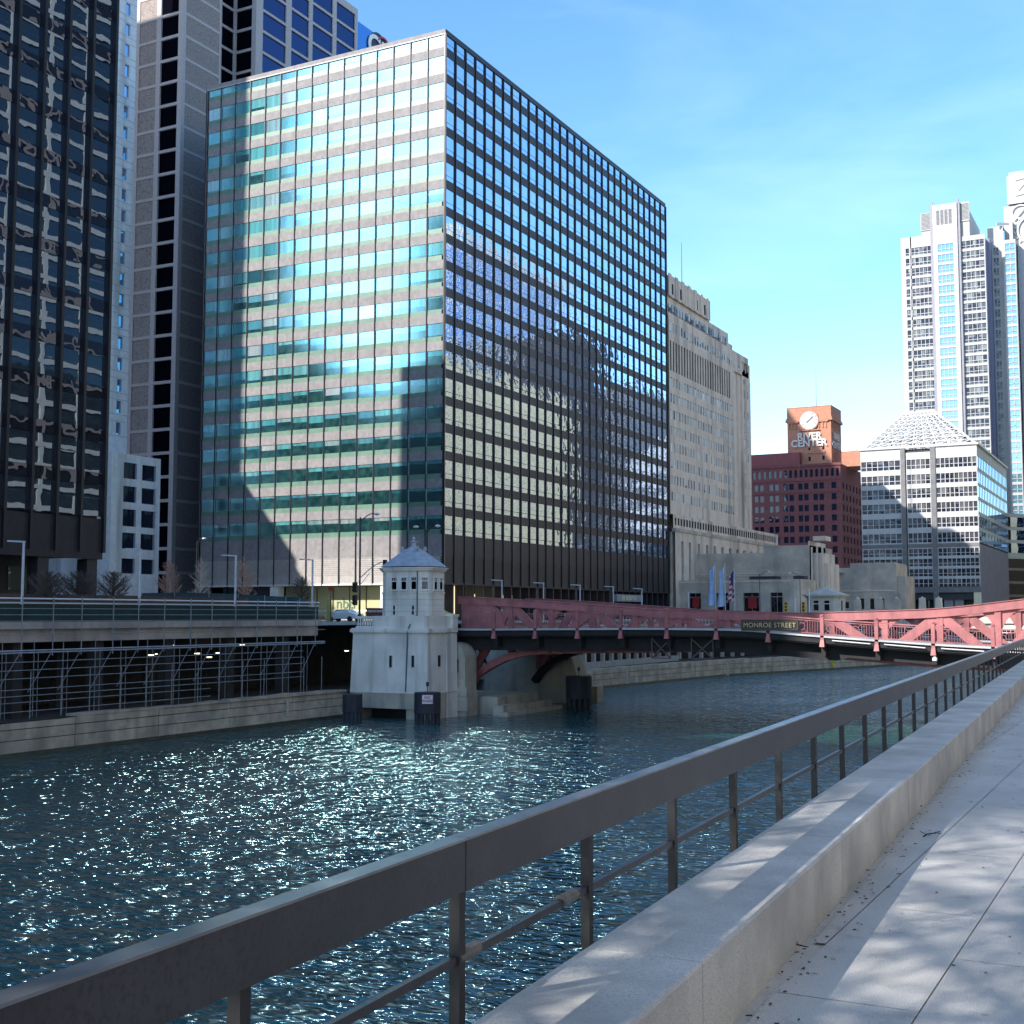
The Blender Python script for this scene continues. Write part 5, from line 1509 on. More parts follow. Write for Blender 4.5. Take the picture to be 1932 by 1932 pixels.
# pyramid of white steel
stl = M('white_steel', (.6, .6, .6), None, 1, .45)
q = B()
bx0, bx1, by0, by1, zb = ox0 + 1, ox1 - .5, OY + 1.5, OY + 30, ozt + .6
tzp = at(1737, 780, Y=OY + 14).z
tx_0, tx_1 = at(1709, 800, Y=OY + 14).x, at(1766, 800, Y=OY + 14).x
Nn = 9
def pyr(u, v, f):    # point on a face: u along, v up 0..1
    c = [(bx0, by0), (bx1, by0), (bx1, by1), (bx0, by1)]
    t_ = [(tx_0, OY + 12), (tx_1, OY + 12), (tx_1, OY + 18), (tx_0, OY + 18)]
    a = Vector((*c[f], zb)).lerp(Vector((*c[(f + 1) % 4], zb)), u)
    d = Vector((*t_[f], tzp)).lerp(Vector((*t_[(f + 1) % 4], tzp)), u)
    return a.lerp(d, v)
for f in range(4):
    for j in range(Nn):
        for i in range(Nn):
            u0, u1, v0, v1 = i / Nn, (i + 1) / Nn, j / Nn, (j + 1) / Nn
            q.tube(pyr(u0, v0, f), pyr(u1, v0, f), .19, n=4, cap=False)
            q.tube(pyr(u0, v0, f), pyr(u0, v1, f), .19, n=4, cap=False)
            q.tube(pyr(u0, v0, f), pyr(u1, v1, f), .15, n=4, cap=False)
            inn = Vector((0, 0, -1.3))
            if f < 2: q.tube(pyr(u0, v0, f), pyr(u1, v0, f) + inn, .13, n=4, cap=False)
    q.tube(pyr(0, 0, f), pyr(0, 1, f), .32, n=6); q.tube(pyr(0, 1, f), pyr(1, 1, f), .3, n=6); q.tube(pyr(0, 0, f), pyr(1, 0, f), .3, n=6)
q.build('pyramid_frame', stl, wo)
q = B(); c4 = [pyr(0, .02, f) * .999 for f in range(4)]; d4 = [pyr(0, .93, f) for f in range(4)]
q = B(); q.box(bx0 + 4, bx1 - 4, by0 + 5, by1 - 4, ozt - .3, ozt + 4); q.build('plant_room', wpan, wo)

# ------------------------------------------------------------------ tall white tower behind it
tt = thing('white_high_rise', 'tall white high rise with grey vertical ribs and a glazed bay up the middle', 'building', (-73, 520, 6.9))
TY = 505.0
def UX(z, py=480): return at(1617.9 + z * .2042, py, Y=TY).x
def UZ(z, px=1780): return at(px, 315.7 + z * .2042, Y=TY).z
ux0, ux1 = UX(400), UX(1180)
cream_ = M('white_granite', (.42, .415, .41), (.36, .36, .36), .5, .6)
grey_rib = M('grey_rib', (.27, .26, .3), (.22, .22, .26), .5, .6)
P_ = UZ(670) - UZ(765.5)
zA1 = UZ(735, 1738); zC1 = UZ(670, 1838); zB1 = UZ(715, 1785)
def rowset(zt, h, n): return [(zt - h - P_ * k, zt - P_ * k) for k in range(n)]
pn = glass('tower_pane', (.75, .85, .95), (.02, .02, .035), .02, .02, .01, .5, cell=(-92, 1.33, 10, P_, 3.2), blinds=dict(cols=[(.05, .05, .07), (.12, .13, .16), (.25, .28, .28), (.04, .04, .06)], pow=.9, room=(.03, .03, .045)))
pnb = glass('tower_sky_pane', (.55, .78, 1), (.1, .25, .33), .3, .02, .01, .5)
q = B(); q.box(ux0 + .2, UX(595), TY + .6, TY + 36, 6.9, UZ(650, 1710)); q.box(UX(595), UX(1040), TY + .6, TY + 30, 6.9, UZ(420)); q.box(UX(1040), ux1 - .3, TY + .6, TY + 36, 6.9, UZ(640, 1838)); q.build('core', cream_, tt)
nfl = 30
bays = [('A', UX(445), UX(478), 1, rowset(zA1, 3.0, nfl), pn), ('A', UX(492), UX(683), 5, rowset(zA1, 3.0, nfl), pn), ('B', UX(748), UX(892), 4, rowset(zB1, 3.0, nfl), pnb), ('C', UX(962), UX(1170), 5, rowset(zC1, 3.0, nfl), pn)]
pl = []
fr = B()
for nm, a, c, n, rs, m_ in bays:
    yy = TY - (1.4 if nm == 'B' else 0)
    a_lo = {True: ux0}.get(nm == 'A' and n == 1, a - (.55 if nm != 'B' else 1.6)); c_hi = c + (.4 if nm != 'B' else 1.6)
    if nm == 'A' and n == 1: c_hi = c + .8
    if nm == 'C': a_lo, c_hi = UX(955), ux1
    if nm == 'A' and n == 5: a_lo = c_hi = None; a_lo, c_hi = UX(480) + .3, UX(684)
    top = {'A': UZ(650, 1710), 'B': UZ(350), 'C': UZ(625, 1838)}[nm]
    q = B(); holed(q, 'S', yy, a_lo, c_hi, 6.9, top, [(a, c)], rs, .4); 
    if nm == 'B':
        for xx, o in ((a_lo, 0), (c_hi, 0)):
            q.add([(xx, yy, 6.9), (xx, yy, top), (xx, TY + 1, top), (xx, TY + 1, 6.9)], [(0, 1, 2, 3)])
        q.add([(a_lo, yy, top), (c_hi, yy, top), (c_hi, TY + 2, top), (a_lo, TY + 2, top)], [(0, 1, 2, 3)])
    q.build('bay_wall', cream_, tt)
    for r in rs:
        pl.append(('S', yy, a, c, r[0], r[1], .3, m_))
        for k in range(1, n):
            x = a + (c - a) * k / n
            fbox(fr, 'S', yy, x - .1, x + .1, r[0], r[1], .1, .3)
        zz = r[0] + (r[1] - r[0]) * .36
        fbox(fr, 'S', yy, a, c, zz - .12, zz + .12, .12, .3)
panes(tt, pl)
fr.build('window_grille', cream_, tt, kind='stuff')
for a, c in ((680, 717), (918, 958)):
    q = B(); q.box(UX(a), UX(c), TY - .9, TY + .6, 6.9, UZ(345)); q.box(UX(a) + .4, UX(c) - .4, TY - .5, TY + .3, UZ(345), UZ(305)); q.build('rib', grey_rib, tt)
# louvred crown
q = B(); q.box(UX(588), UX(680), TY + .2, TY + .6, UZ(560), UZ(400)); q.box(UX(958), UX(1043), TY + .2, TY + .6, UZ(520), UZ(345)); q.build('crown_wall', cream_, tt)
q = B()
for z in seq(UZ(550), UZ(410), 12): q.box(UX(595), UX(678), TY + .12, TY + .2, z, z + .22)
for z in seq(UZ(505), UZ(365), 12): q.box(UX(962), UX(1038), TY + .12, TY + .2, z, z + .22)
for z in seq(UZ(535), UZ(410), 11):
    for k in range(4): q.box(UX(742 + k * 38), UX(770 + k * 38), TY - 1.48, TY - 1.4, z, z + .3)
q.build('louvre', M('louvre_dark', (.1, .1, .13), None, 1, .6), tt)
q = B(); q.box(UX(1170), UX(1205), TY + 6, TY + 30, 6.9, UZ(620, 1860)); q.build('recess', M('recess_shade', (.22, .22, .34), None, 1, .7), tt)  # blue-grey slab; the shade of this set-back strip is put into its colour
# second bay to the right, set back
t2 = thing('white_high_rise_wing', 'white high rise wing with one blue window column, set back on the right', 'building', (-52, 530, 6.9))
TY2 = 515.0
def VX(z): return at(1617.9 + z * .2042, 480, Y=TY2).x
v0, v1, v2, v3 = VX(1200), VX(1335), VX(1345), VX(1462)
rsD = rowset(at(1870, 315.7 + 735 * .2042, Y=TY2).z, 3.0, nfl)
rsE = rowset(at(1900, 315.7 + 705 * .2042, Y=TY2).z, 3.0, nfl)
ztD, ztE = at(1870, 426, Y=TY2).z, at(1900, 315.7 + 670 * .2042, Y=TY2).z
q = B(); q.box(v0, v3, TY2 + 3, TY2 + 30, 6.9, ztE - 1); q.build('core', grey_rib, t2)
q = B(); holed(q, 'S', TY2 + 2, v0, v2, 6.9, ztD, [(v0 + 2, v1 - 1.5)], rsD, .4); q.add([(v0, TY2 + 2, ztD), (v2, TY2 + 2, ztD), (v2, TY2 + 9, ztD), (v0, TY2 + 9, ztD)], [(0, 1, 2, 3)]); q.build('bay_wall', cream_, t2)
q = B(); holed(q, 'S', TY2, v2, v3, 6.9, ztE, [(v2 + .8, v3 - .3)], rsE, .4); q.add([(v2, TY2, 6.9), (v2, TY2, ztE), (v2, TY2 + 3, ztE), (v2, TY2 + 3, 6.9)], [(3, 2, 1, 0)]); q.add([(v3, TY2, 6.9), (v3, TY2, ztE), (v3, TY2 + 10, ztE), (v3, TY2 + 10, 6.9)], [(0, 1, 2, 3)][::1]); q.build('bay_wall', cream_, t2)
panes(t2, [('S', TY2 + 2, v0 + 2, v1 - 1.5, r[0], r[1], .3, pn) for r in rsD] + [('S', TY2, v2 + .8, v3 - .3, r[0], r[1], .3, pnb) for r in rsE])
q = B()
for r in rsE:
    xm = (v2 + v3 + .5) / 2; q.box(xm - .15, xm + .15, TY2 + .05, TY2 + .3, r[0], r[1]); q.box(v2 + .8, v3 - .3, TY2 + .05, TY2 + .3, r[0] + 1.1, r[0] + 1.35)
for r in rsD:
    xm = (v0 + v1 + .5) / 2; q.box(xm - .15, xm + .15, TY2 + 2.05, TY2 + 2.3, r[0], r[1]); q.box(v0 + 2, v1 - 1.5, TY2 + 2.05, TY2 + 2.3, r[0] + 1.1, r[0] + 1.35)
q.build('window_grille', cream_, t2, kind='stuff')
t3 = thing('clock_face_tower', 'grey slab tower with white top block and white clock ring at the right edge', 'building', (-45, 545, 6.9))
TY3 = 522.0
def QX(px, py=500): return at(px, py, Y=TY3).x
def QZ(py, px=1910): return at(px, py, Y=TY3).z
g3 = M('clock_tower_grey', (.5, .5, .52), (.45, .45, .48), .5, .7)
q = B(); q.box(QX(1897), QX(2010), TY3, TY3 + 20, 6.9, QZ(388)); q.build('shaft', g3, t3)
q = B(); q.box(QX(1905), QX(2010), TY3 - 1, TY3 + 18, QZ(386), QZ(333)); q.box(QX(1909), QX(2010), TY3 - .5, TY3 + 17, QZ(333), QZ(326)); q.build('top_block', wpan, t3)
q = B()
for p0, p1 in (((1921, 344), (1945, 341)), ((1927, 364), (1945, 346)), ((1922, 373), (1945, 370))):
    q.bar((QX(p0[0]), TY3 - 1.1, QZ(p0[1])), (QX(p1[0]), TY3 - 1.1, QZ(p1[1])), .1, .3)
q.build('top_lines', M('line_dark', (.1, .1, .1), None, 1, .6), t3)
# the clock: a white ring of beads, hands and frame
ccx, ccz, cr_ = QX(1950), QZ(437), QX(1950) - QX(1922)
q = B()
for k in range(40):
    a0, a1 = 2 * math.pi * k / 40, 2 * math.pi * (k + 1) / 40
    q.bar((ccx + cr_ * math.cos(a0), TY3 - .5, ccz + cr_ * math.sin(a0)), (ccx + cr_ * math.cos(a1), TY3 - .5, ccz + cr_ * math.sin(a1)), .5, .8)
    if k % 2: q.tube((ccx + cr_ * 1.18 * math.cos(a0), TY3 - .6, ccz + cr_ * 1.18 * math.sin(a0)), (ccx + cr_ * 1.18 * math.cos(a0), TY3 - .1, ccz + cr_ * 1.18 * math.sin(a0)), .45, n=8)
q.build('clock_ring', wpan, t3)
lx, lz, lr = QX(1929), QZ(402), 2.6
q = B()
for k in range(20):
    a0, a1 = 2 * math.pi * k / 20, 2 * math.pi * (k + 1) / 20
    q.bar((lx + lr * 1.2 * math.cos(a0), TY3 - .5, lz + lr * math.sin(a0)), (lx + lr * 1.2 * math.cos(a1), TY3 - .5, lz + lr * math.sin(a1)), .4, .6)
q.bar((lx - 2.4, TY3 - .6, lz - 3.4), (lx + 3.6, TY3 - .6, lz + 3.6), .4, .5)
q.build('emblem', wpan, t3)
q = B(); q.bar((QX(1886), TY3 - 7, QZ(428)), (QX(1915), TY3 - 1, QZ(424)), .5, .9); q.box(QX(1908), QX(1914), TY3 - 3, TY3, QZ(455), QZ(420)); q.build('bracket', wpan, t3)

# ================================================================== EAST BANK (beside and beyond the right edge; mirrored in the glass fronts)
def east_block(name, label, X, Y0, Y1, H, wallm, winm, bay, pit, ww, wh, z0=12, cat='building', south=True, depth=.3):
    o = thing(name, label, cat, (X + 15, (Y0 + Y1) / 2, 6.1))
    q = B(); q.box(X + .6, X + 34, Y0 + .6, Y1, 6.1, H - .1)
    n = int((Y1 - Y0) / bay); m_ = int((H - z0 - 2) / pit)
    rows = [(z0 + pit * k, z0 + pit * k + wh) for k in range(m_)]
    cols = [(Y0 + bay * i + (bay - ww) / 2, Y0 + bay * i + (bay + ww) / 2) for i in range(n)]
    holed(q, 'W', X, Y0, Y1, 6.1, H, cols, rows, depth)
    q.build('wall', wallm, o)
    p = B()
    for c in cols:
        for r in rows: fbox(p, 'W', X, c[0], c[1], r[0], r[1], depth * .8, depth * .8 + .05)
    if south:
        q = B()
        n2 = int(34 / bay)
        c2 = [(X + bay * i + (bay - ww) / 2, X + bay * i + (bay + ww) / 2) for i in range(n2)]
        holed(q, 'S', Y0, X, X + 34, 6.1, H, c2, rows, depth); q.build('wall', wallm, o)
        for c in c2:
            for r in rows: fbox(p, 'S', Y0, c[0], c[1], r[0], r[1], depth * .8, depth * .8 + .05)
    q = B(); q.box(X - .25, X + 34, Y0 - .25, Y1 + .1, H - .1, H + .8); q.build('cornice', wallm, o)
    p.build('window', winm, o, kind='stuff')
    return o
beige = M('beige_stone', (.66, .55, .34), (.5, .42, .27), .3, .8)
gdk = glass('plain_dark_pane', (.6, .7, .85), (.02, .025, .03), .12, .03, .01)
east_block('beige_building', 'long beige stone building on the east bank mirrored in the office glass', 13, 318, 428, 86, beige, gdk, 3.4, 3.8, 1.3, 1.9)
east_block('beige_tower', 'slim beige tower on the east bank mirrored beside the glass corner', 13, 290, 317.5, 150, beige, gdk, 3.4, 3.8, 1.3, 1.9)
east_block('blue_glass_tower', 'blue glass tower with cream frames mirrored above the beige building', 46, 400, 500, 150, M('cream_frame', (.6, .57, .48), None, 1, .7), glass('blue_tower_pane', (.5, .7, 1), (.02, .06, .16), .45, .02, .01), 6.5, 4.2, 5.6, 3.4)
east_block('brown_tower', 'dark brown tower farther up the east bank seen only as a reflection', 15, 442, 472, 116, M('dark_brown', (.06, .05, .05), None, 1, .8), gdk, 3, 3.8, 1.6, 2)
east_block('grey_block', 'grey gridded block farthest up the east bank seen only as a reflection', 15, 496, 600, 104, M('grey_grid', (.2, .2, .22), None, 1, .8), gdk, 3, 3.8, 2, 2.2)
east_block('white_frame_building', 'white framed building on the east bank mirrored in the black tower', 14, 104, 215, 150, M('white_frame', (.42, .42, .38), None, 1, .7), glass('green_dark_pane', (.5, .7, .8), (.02, .03, .035), .1, .02, .01), 9.0, 3.9, 8.0, 3.0)
east_block('bounce_building', 'pale unseen office block added beside the path to bounce sunlight onto it', 15, -60, 92, 62, M('pale_grey_stone', (.42, .4, .37), None, 1, .8), gdk, 4, 3.9, 2.2, 2.2, z0=10)  # unseen block added so its sunlit wall fills the shaded faces
# west bank blocks south and west of the view: the stepped one shades the office front, the slab is added to shade the path
wb = thing('shade_block', 'unseen brown slab added south of the view to shade the path', 'building', (-110, -112, 6.9))
q = B(); q.box(-137, -85, -129, -95, 6.9, 124); q.build('wall', sp_dk, wb)
q = B()
for k in range(30):
    q.box(-84.98, -84.9, -128.5, -95.5, 12 + 4 * k, 14.2 + 4 * k)
q.build('window', gdk, wb, kind='stuff')
wb = thing('stepped_block', 'stepped brown office building west of the black tower beyond the left edge', 'building', (-175, 100, 6.9))
q = B(); q.box(-200, -161, 88, 112, 6.9, 66); q.box(-161, -157.5, 88, 112, 6.9, 60.5); q.box(-157.5, -153.5, 88, 112, 6.9, 49); q.box(-153.5, -151.0, 88, 112, 6.9, 36); q.box(-200, -172, 88, 112, 66, 150); q.build('wall', sp_dk, wb)
q = B()
for k in range(13): q.box(-160.99, -160.9, 112.02, 112.1, 12 + 4 * k, 14 + 4 * k); q.box(-199, -162, 112.01, 112.06, 12 + 4 * k, 14 + 4 * k)
q.build('window', gdk, wb, kind='stuff')

for nm, lab, x0, x1, y0, y1, h in (('brown_slab', 'brown office slab southwest of the view mirrored low in the sunlit glass front', -262, -184, -22, 20, 72), ('dark_slab', 'dark office slab west of the view mirrored low in the sunlit glass front', -330, -270, 10, 60, 92)):
    o = thing(nm, lab, 'building', ((x0 + x1) / 2, (y0 + y1) / 2, 6.9))
    q = B(); holed(q, 'N', y1, x0, x1, 6.9, h, [(x0 + 2 + 4 * k, x0 + 4.6 + 4 * k) for k in range(int((x1 - x0) / 4) - 1)], [(12 + 4 * k, 14.2 + 4 * k) for k in range(int((h - 16) / 4))], .3)
    q.box(x0, x1, y0, y1 - .5, 6.9, h - .1); q.build('wall', M('dark_brown', (.06, .05, .05)), o)

# ================================================================== TREES
def branchy(trunk, crown, p, d, L, r, lvl, maxlvl, rnd, spread, kids, keep=None, up=.25):
    n = 3
    q = trunk if lvl == 0 else crown
    for i in range(n):
        dd = (d + Vector((rnd.uniform(-1, 1), rnd.uniform(-1, 1), rnd.uniform(-.6, 1) * up)) * .16).normalized()
        e = p + dd * (L / n)
        if keep and not keep(e): return
        r1 = r * (.86 if lvl else .9)
        q.tube(p, e, r, r1, 6 if lvl < 2 else 3, cap=False)
        p, d, r = e, dd, r1
        if lvl < maxlvl and (i > 0 or lvl > 0):
            for k in range(kids[lvl]):
                a = rnd.uniform(0, 2 * math.pi)
                side = Vector((math.cos(a), math.sin(a), rnd.uniform(-.1, .5)))
                side = (side - d * side.dot(d) * .6).normalized()
                nd = (d * (1 - spread) + side * spread).normalized()
                branchy(trunk, crown, p, nd, L * rnd.uniform(.52, .74), r * .55, lvl + 1, maxlvl, rnd, spread, kids, keep, up)
bark = M('tree_bark', (.16, .12, .1), (.09, .07, .06), 3, .9)
bark_r = M('reddish_twigs', (.7, .42, .32), (.55, .34, .28), 3, .9)
def conic_tree(x, y, z0, H, W, mat, label, seed):
    rnd = random.Random(seed)
    o = thing('bare_tree', label, 'tree', (x, y, z0), 'bare young trees behind the green fence')
    tr, cr = B(), B()
    tr.tube((x, y, z0), (x, y, z0 + H * .55), .14, .08, 7); tr.tube((x, y, z0 + H * .55), (x + .1, y, z0 + H), .08, .015, 5)
    n = 120
    for i in range(n):
        u = (i + rnd.random()) / n
        zz = z0 + H * (.18 + .8 * u)
        wdt = W * (math.sin(math.pi * min(1, (u * .8 + .22)))) ** .8 * (1 - u * .35) * rnd.uniform(.6, 1.15)
        a = rnd.uniform(0, 6.283)
        p0 = Vector((x, y, zz)); d = Vector((math.cos(a), math.sin(a), rnd.uniform(.5, 1.0)))
        p1 = p0 + d.normalized() * wdt
        cr.tube(p0, p1, .035, .014, 4, cap=False)
        for k in range(7):
            s_ = rnd.uniform(.25, 1); pp = p0.lerp(p1, s_)
            dd = (d.normalized() + Vector((rnd.uniform(-1, 1), rnd.uniform(-1, 1), rnd.uniform(-.1, .9))) * .8).normalized()
            e = pp + dd * wdt * rnd.uniform(.18, .4)
            cr.tube(pp, e, .016, .008, 3, cap=False)
            e2 = pp.lerp(e, .5); cr.tube(e2, e2 + (dd + Vector((rnd.uniform(-.7, .7), rnd.uniform(-.7, .7), .2))).normalized() * wdt * .18, .011, .006, 3, cap=False)
    tr.build('trunk', mat, o); cr.build('crown', mat, o)
    return o
def treeat(px, ptop, dist, W, mat, label, seed, z0=6.9):
    p = at(px, ptop, Y=dist)
    conic_tree(p.x, p.y, z0, p.z - z0, W, mat, label, seed)
treeat(320, 1050, 118, 2.0, bark_r, 'bare pale tree with the widest crown, leftmost of the three behind the green fence', 3)
treeat(379, 1045, 121, 1.8, M('pale_twigs', (.75, .62, .55), (.6, .5, .45), 3, .9), 'tall thin bare tree in the middle of the three behind the green fence', 4)
treeat(461, 1043, 120, 1.9, bark_r, 'bare reddish tree right beside the third grey lamp post', 5)
for px, dist, seed, lab in ((95, 72, 11, 'dark bare shrubby tree before the lobby of the black tower, nearest the left edge'), (150, 76, 12, 'dark bare shrubby tree between the first two lamp posts'), (215, 80, 13, 'dark bare shrubby tree at the right foot of the black tower'), (570, 135, 15, 'thin bare tree before the lit lobby windows')):
    p = at(px, 1075 if px < 500 else 1085, Y=dist)
    o = conic_tree(p.x, p.y, 6.9, p.z - 6.9, 2.2, bark, lab, seed)
# unseen trees added behind the viewer, crowns aimed over the river to dapple path
for (x, y, sd, lab) in ((-.3, -4.2, 21, 'large bare tree added unseen just behind the viewer to dapple the path'), (-.2, -9.0, 22, 'large bare tree added unseen farther behind the viewer to dapple the path')):
    rnd = random.Random(sd)
    o = thing('bare_tree', lab, 'tree', (x, y, PZ), 'added trees shading the path')
    tr, cr = B(), B()
    keep = lambda e: (e.y < .6 or e.z > 7.7 + 2.2 + max(0, -e.x) * .8 + e.y * .8)
    tr.tube((x, y, PZ), (x - .5, y, PZ + 2.6), .26, .2, 9)
    for tx, ty, tz in ((-4.6, 2.5, 5.0), (-6.2, 1.2, 6.5), (-3.2, 3.4, 6.6), (-7.5, -.5, 4.6), (-5.2, 3.6, 8.0), (-7.0, 3.2, 7.6), (-2.2, 2.6, 4.8)):
        dd = Vector((tx, ty, tz - 2.6))
        branchy(tr, cr, Vector((x - .5, y, PZ + 2.6)), dd.normalized(), dd.length * .8, .13, 1, 4, rnd, .62, (3, 3, 3, 2, 2), keep, .3)
    tr.build('trunk', bark, o); cr.build('crown', bark, o)

# ================================================================== STREET FURNITURE ON THE FAR BANK
lampm = M('lamp_grey', (.55, .58, .64), (.45, .48, .54), 2, .45)
def small_lamp():
    o = thing('lamp_post', 'x', 'lamp post', (0, 0, 0), 'slim grey lamp posts along the far bank')
    q = B(); q.tube((0, 0, 0), (0, 0, 5.35), .09, .075, 8); q.build('pole', lampm, o)
    q = B(); q.bar((.05, 0, 5.38), (-1.15, -.15, 5.45), .24, .1); q.build('lamp_head', lampm, o)
    q = B(); q.lathe((0, 0, 0), [(.17, 0), (.17, .12), (.1, .3)], 8); q.build('base', lampm, o)
    return o
lp0 = small_lamp()
spots = []
for px, pt, lab in ((45, 1020, 'slim grey lamp post nearest the left edge, before the black tower'), (265, 1035, 'slim grey lamp post in front of the low white wing'), (445, 1047, 'slim grey lamp post beside the reddish bare tree'), (590, 1055, 'slim grey lamp post in front of the lit lobby windows'),
                     (947, 1094, 'slim pale lamp post above the bridge truss, first right of the bridgehouse'), (1025.5, 1099, 'slim pale lamp post above the bridge, second right of the bridgehouse'), (1094.5, 1103, 'slim pale lamp post left of the entrance canopy, third right of the bridgehouse'), (1157, 1106, 'faint lamp post before the entrance canopy'), (1211, 1110, 'faint lamp post right of the entrance canopy')):
    p = at(px, pt, X=-62)
    o = lp0 if not spots else copy_thing(lp0, (0, 0, 0))
    o.location = (-62, p.y, p.z - 5.45); o['label'] = lab
    ORG[o.name] = Vector(o.location)
    spots.append(o)
blk = M('street_light_black', (.02, .02, .025), None, 1, .5)
hd = M('lamp_head_white', (.7, .72, .75), None, 1, .4)
def cobra(px, Y, ztop_px, arms, label, thick=.11):
    p = at(px, ztop_px, Y=Y)
    o = thing('street_light', label, 'street light', (p.x, Y, 6.9), 'tall street lights around the bridge')
    q = B(); q.tube((p.x, Y, 6.9), (p.x, Y, p.z), thick, thick * .75, 8); q.lathe((p.x, Y, 6.9), [(.3, 0), (.28, .4), (.15, .9)], 10); q.build('pole', blk, o)
    for dx in arms:
        q = B(); prev = Vector((p.x, Y, p.z - .4))
        for k in range(1, 6):
            u = k / 5; e = Vector((p.x + dx * u, Y, p.z - .4 + .75 * math.sin(u * math.pi / 2)))
            q.tube(prev, e, .05, .045, 6); prev = e
        q.build('arm', blk, o)
        q = B(); s_ = 1 if dx > 0 else -1
        q.lathe((prev.x + s_ * .35, Y, prev.z - .22), [(.1, 0), (.3, .08), (.26, .2), (.1, .27)], 10); q.build('lamp_head', hd, o)
    return o
sl1 = cobra(680, 105, 976, (1.6,), 'tall black street light with one arm left of the bridgehouse')
cobra(806, 112, 998, (-1.0, .9), 'two armed black street light rising behind the bridgehouse roof')
cobra(372, 138, 1020, (.9,), 'street light with a white head before the shaded left end of the office front', .08)
# mast arm with signal
p = at(680, 1085, Y=104.9)
o = thing('traffic_signal', 'traffic signal on a long curved mast arm left of the bridgehouse', 'traffic signal', (p.x, 104.9, 6.9), 'traffic signals by the bridge')
q = B(); prev = Vector((p.x, 104.7, p.z - .4)); e_ = at(727, 1060, Y=104.7)
for k in range(1, 7):
    u = k / 6; e = prev.copy(); e = Vector((p.x + (e_.x - p.x) * u, 104.7, (p.z - .4) + (e_.z - p.z + .4) * math.sin(u * math.pi / 2)))
    q.tube(prev, e, .05, .04, 6); prev = e
q.tube((p.x, 104.7, p.z - 1.1), (p.x + 1.2, 104.7, p.z + .15), .03, n=5)
q.build('mast_arm', lampm, o)
q = B(); q.box(prev.x - .17, prev.x + .17, 104.5, 104.8, prev.z - .95, prev.z + .2); q.build('signal_head', blk, o)
for dz_k, cc_ in ((0, 0), (1.25, 0)):
    q = B(); zz = at(676, 1108, Y=104.6).z - dz_k
    q.box(p.x - .55, p.x - .2, 104.4, 104.75, zz - .5, zz + .5)
    for k in range(3): q.tube((p.x - .375, 104.4, zz + .3 - .3 * k), (p.x - .375, 104.2, zz + .3 - .3 * k), .13, .13, 8)
    q.build('signal_head', blk, o)
yel = M('signal_yellow', (.7, .45, .03), None, 1, .5)
for px, lab in ((1484, 'yellow traffic signal before the curved corner of the plaza building'), (1517, 'yellow traffic signal beside the far bridgehouse')):
    p = at(px, 1147, Y=232)
    o = thing('traffic_signal', lab, 'traffic signal', (p.x, 232, 6.9), 'traffic signals by the bridge')
    q = B(); q.tube((p.x, 232, 6.9), (p.x, 232, p.z + .3), .07, n=6); q.build('pole', blk, o)
    q = B(); q.box(p.x - .3, p.x + .3, 231.6, 232, p.z - .8, p.z + 1.1); q.build('signal_head', yel, o)
    for k in range(3):
        q = B(); q.tube((p.x, 231.6, p.z + .8 - .6 * k), (p.x, 231.45, p.z + .8 - .6 * k), .2, n=8); q.build('lens', blk, o)
cobra(1433, 234, 1082, (1.5,), 'thin black street light standing before the plaza building doors', .07)
cobra(1509, 230, 1084, (-1.5,), 'thin black street light left of the far bridgehouse', .07)
# round red sign on a post, yellow bollard
p = at(624, 1110, Y=124)
o = thing('round_sign', 'round red sign on a dark post before the lit lobby', 'sign', (p.x, 124, 6.9))
q = B(); q.tube((p.x, 124, 6.9), (p.x, 124, p.z), .05, n=6); q.build('post', blk, o)
q = B(); q.tube((p.x, 123.95, p.z), (p.x, 124, p.z), .33, n=20); q.build('disc', M('sign_disc_red', (.5, .06, .04), None, 1, .5), o)
q = B(); x_ = at(619, 1125, Y=124).x; q.box(x_ - .22, x_ + .22, 124, 124.4, 6.9, 9.6); q.lathe((x_, 124.2, 9.6), [(.2, 0), (.1, .15)], 8)
o = q.build('ticket_pillar', M('pillar_yellow', (.5, .42, .12), None, 1, .6), None)
o['label'] = 'slim yellowish pillar beside the round red sign'; o['category'] = 'pillar'
# second green fence around the plaza
f2 = thing('plaza_fence', 'lower dark teal screen fence curving around the young trees', 'fence', (-95, 108, 6.9))
teal = M('teal_screen', (.03, .085, .1), (.02, .055, .07), .5, .7)
fl = [(268, 1119, 100), (330, 1118, 103), (395, 1119, 106), (450, 1121, 108), (500, 1124, 109), (540, 1126, 110), (566, 1128, 110), (582, 1136, 111)]
for (p0, y0, d0), (p1, y1, d1) in zip(fl, fl[1:]):
    a, c = at(p0, y0, Y=d0), at(p1, y1, Y=d1)
    q = B(); q.add([(a.x, a.y, 6.9), (c.x, c.y, 6.9), (c.x, c.y, c.z), (a.x, a.y, a.z), (a.x, a.y + .04, 6.9), (c.x, c.y + .04, 6.9), (c.x, c.y + .04, c.z), (a.x, a.y + .04, a.z)],
                   [(0, 1, 2, 3), (7, 6, 5, 4), (3, 2, 6, 7), (1, 5, 6, 2), (0, 3, 7, 4)]); q.build('mesh_panel', teal, f2)
    q = B(); q.tube((a.x, a.y - .05, 6.9), (a.x, a.y - .05, a.z + .05), .04, n=5); q.build('post', steel, f2)
# brick planter wall at the foot of the dark tower
gw = B(); a, c = at(0, 1120, X=-78).y, at(300, 1120, X=-78).y
gw.box(-78.3, -78, 40, 96, 6.9, 9.3); o = gw.build('planter_wall', M('planter_brick', (.11, .07, .06), (.07, .05, .045), 1.5, .9), None)
o['label'] = 'dark brick planter wall before the lobby of the black tower'; o['category'] = 'wall'

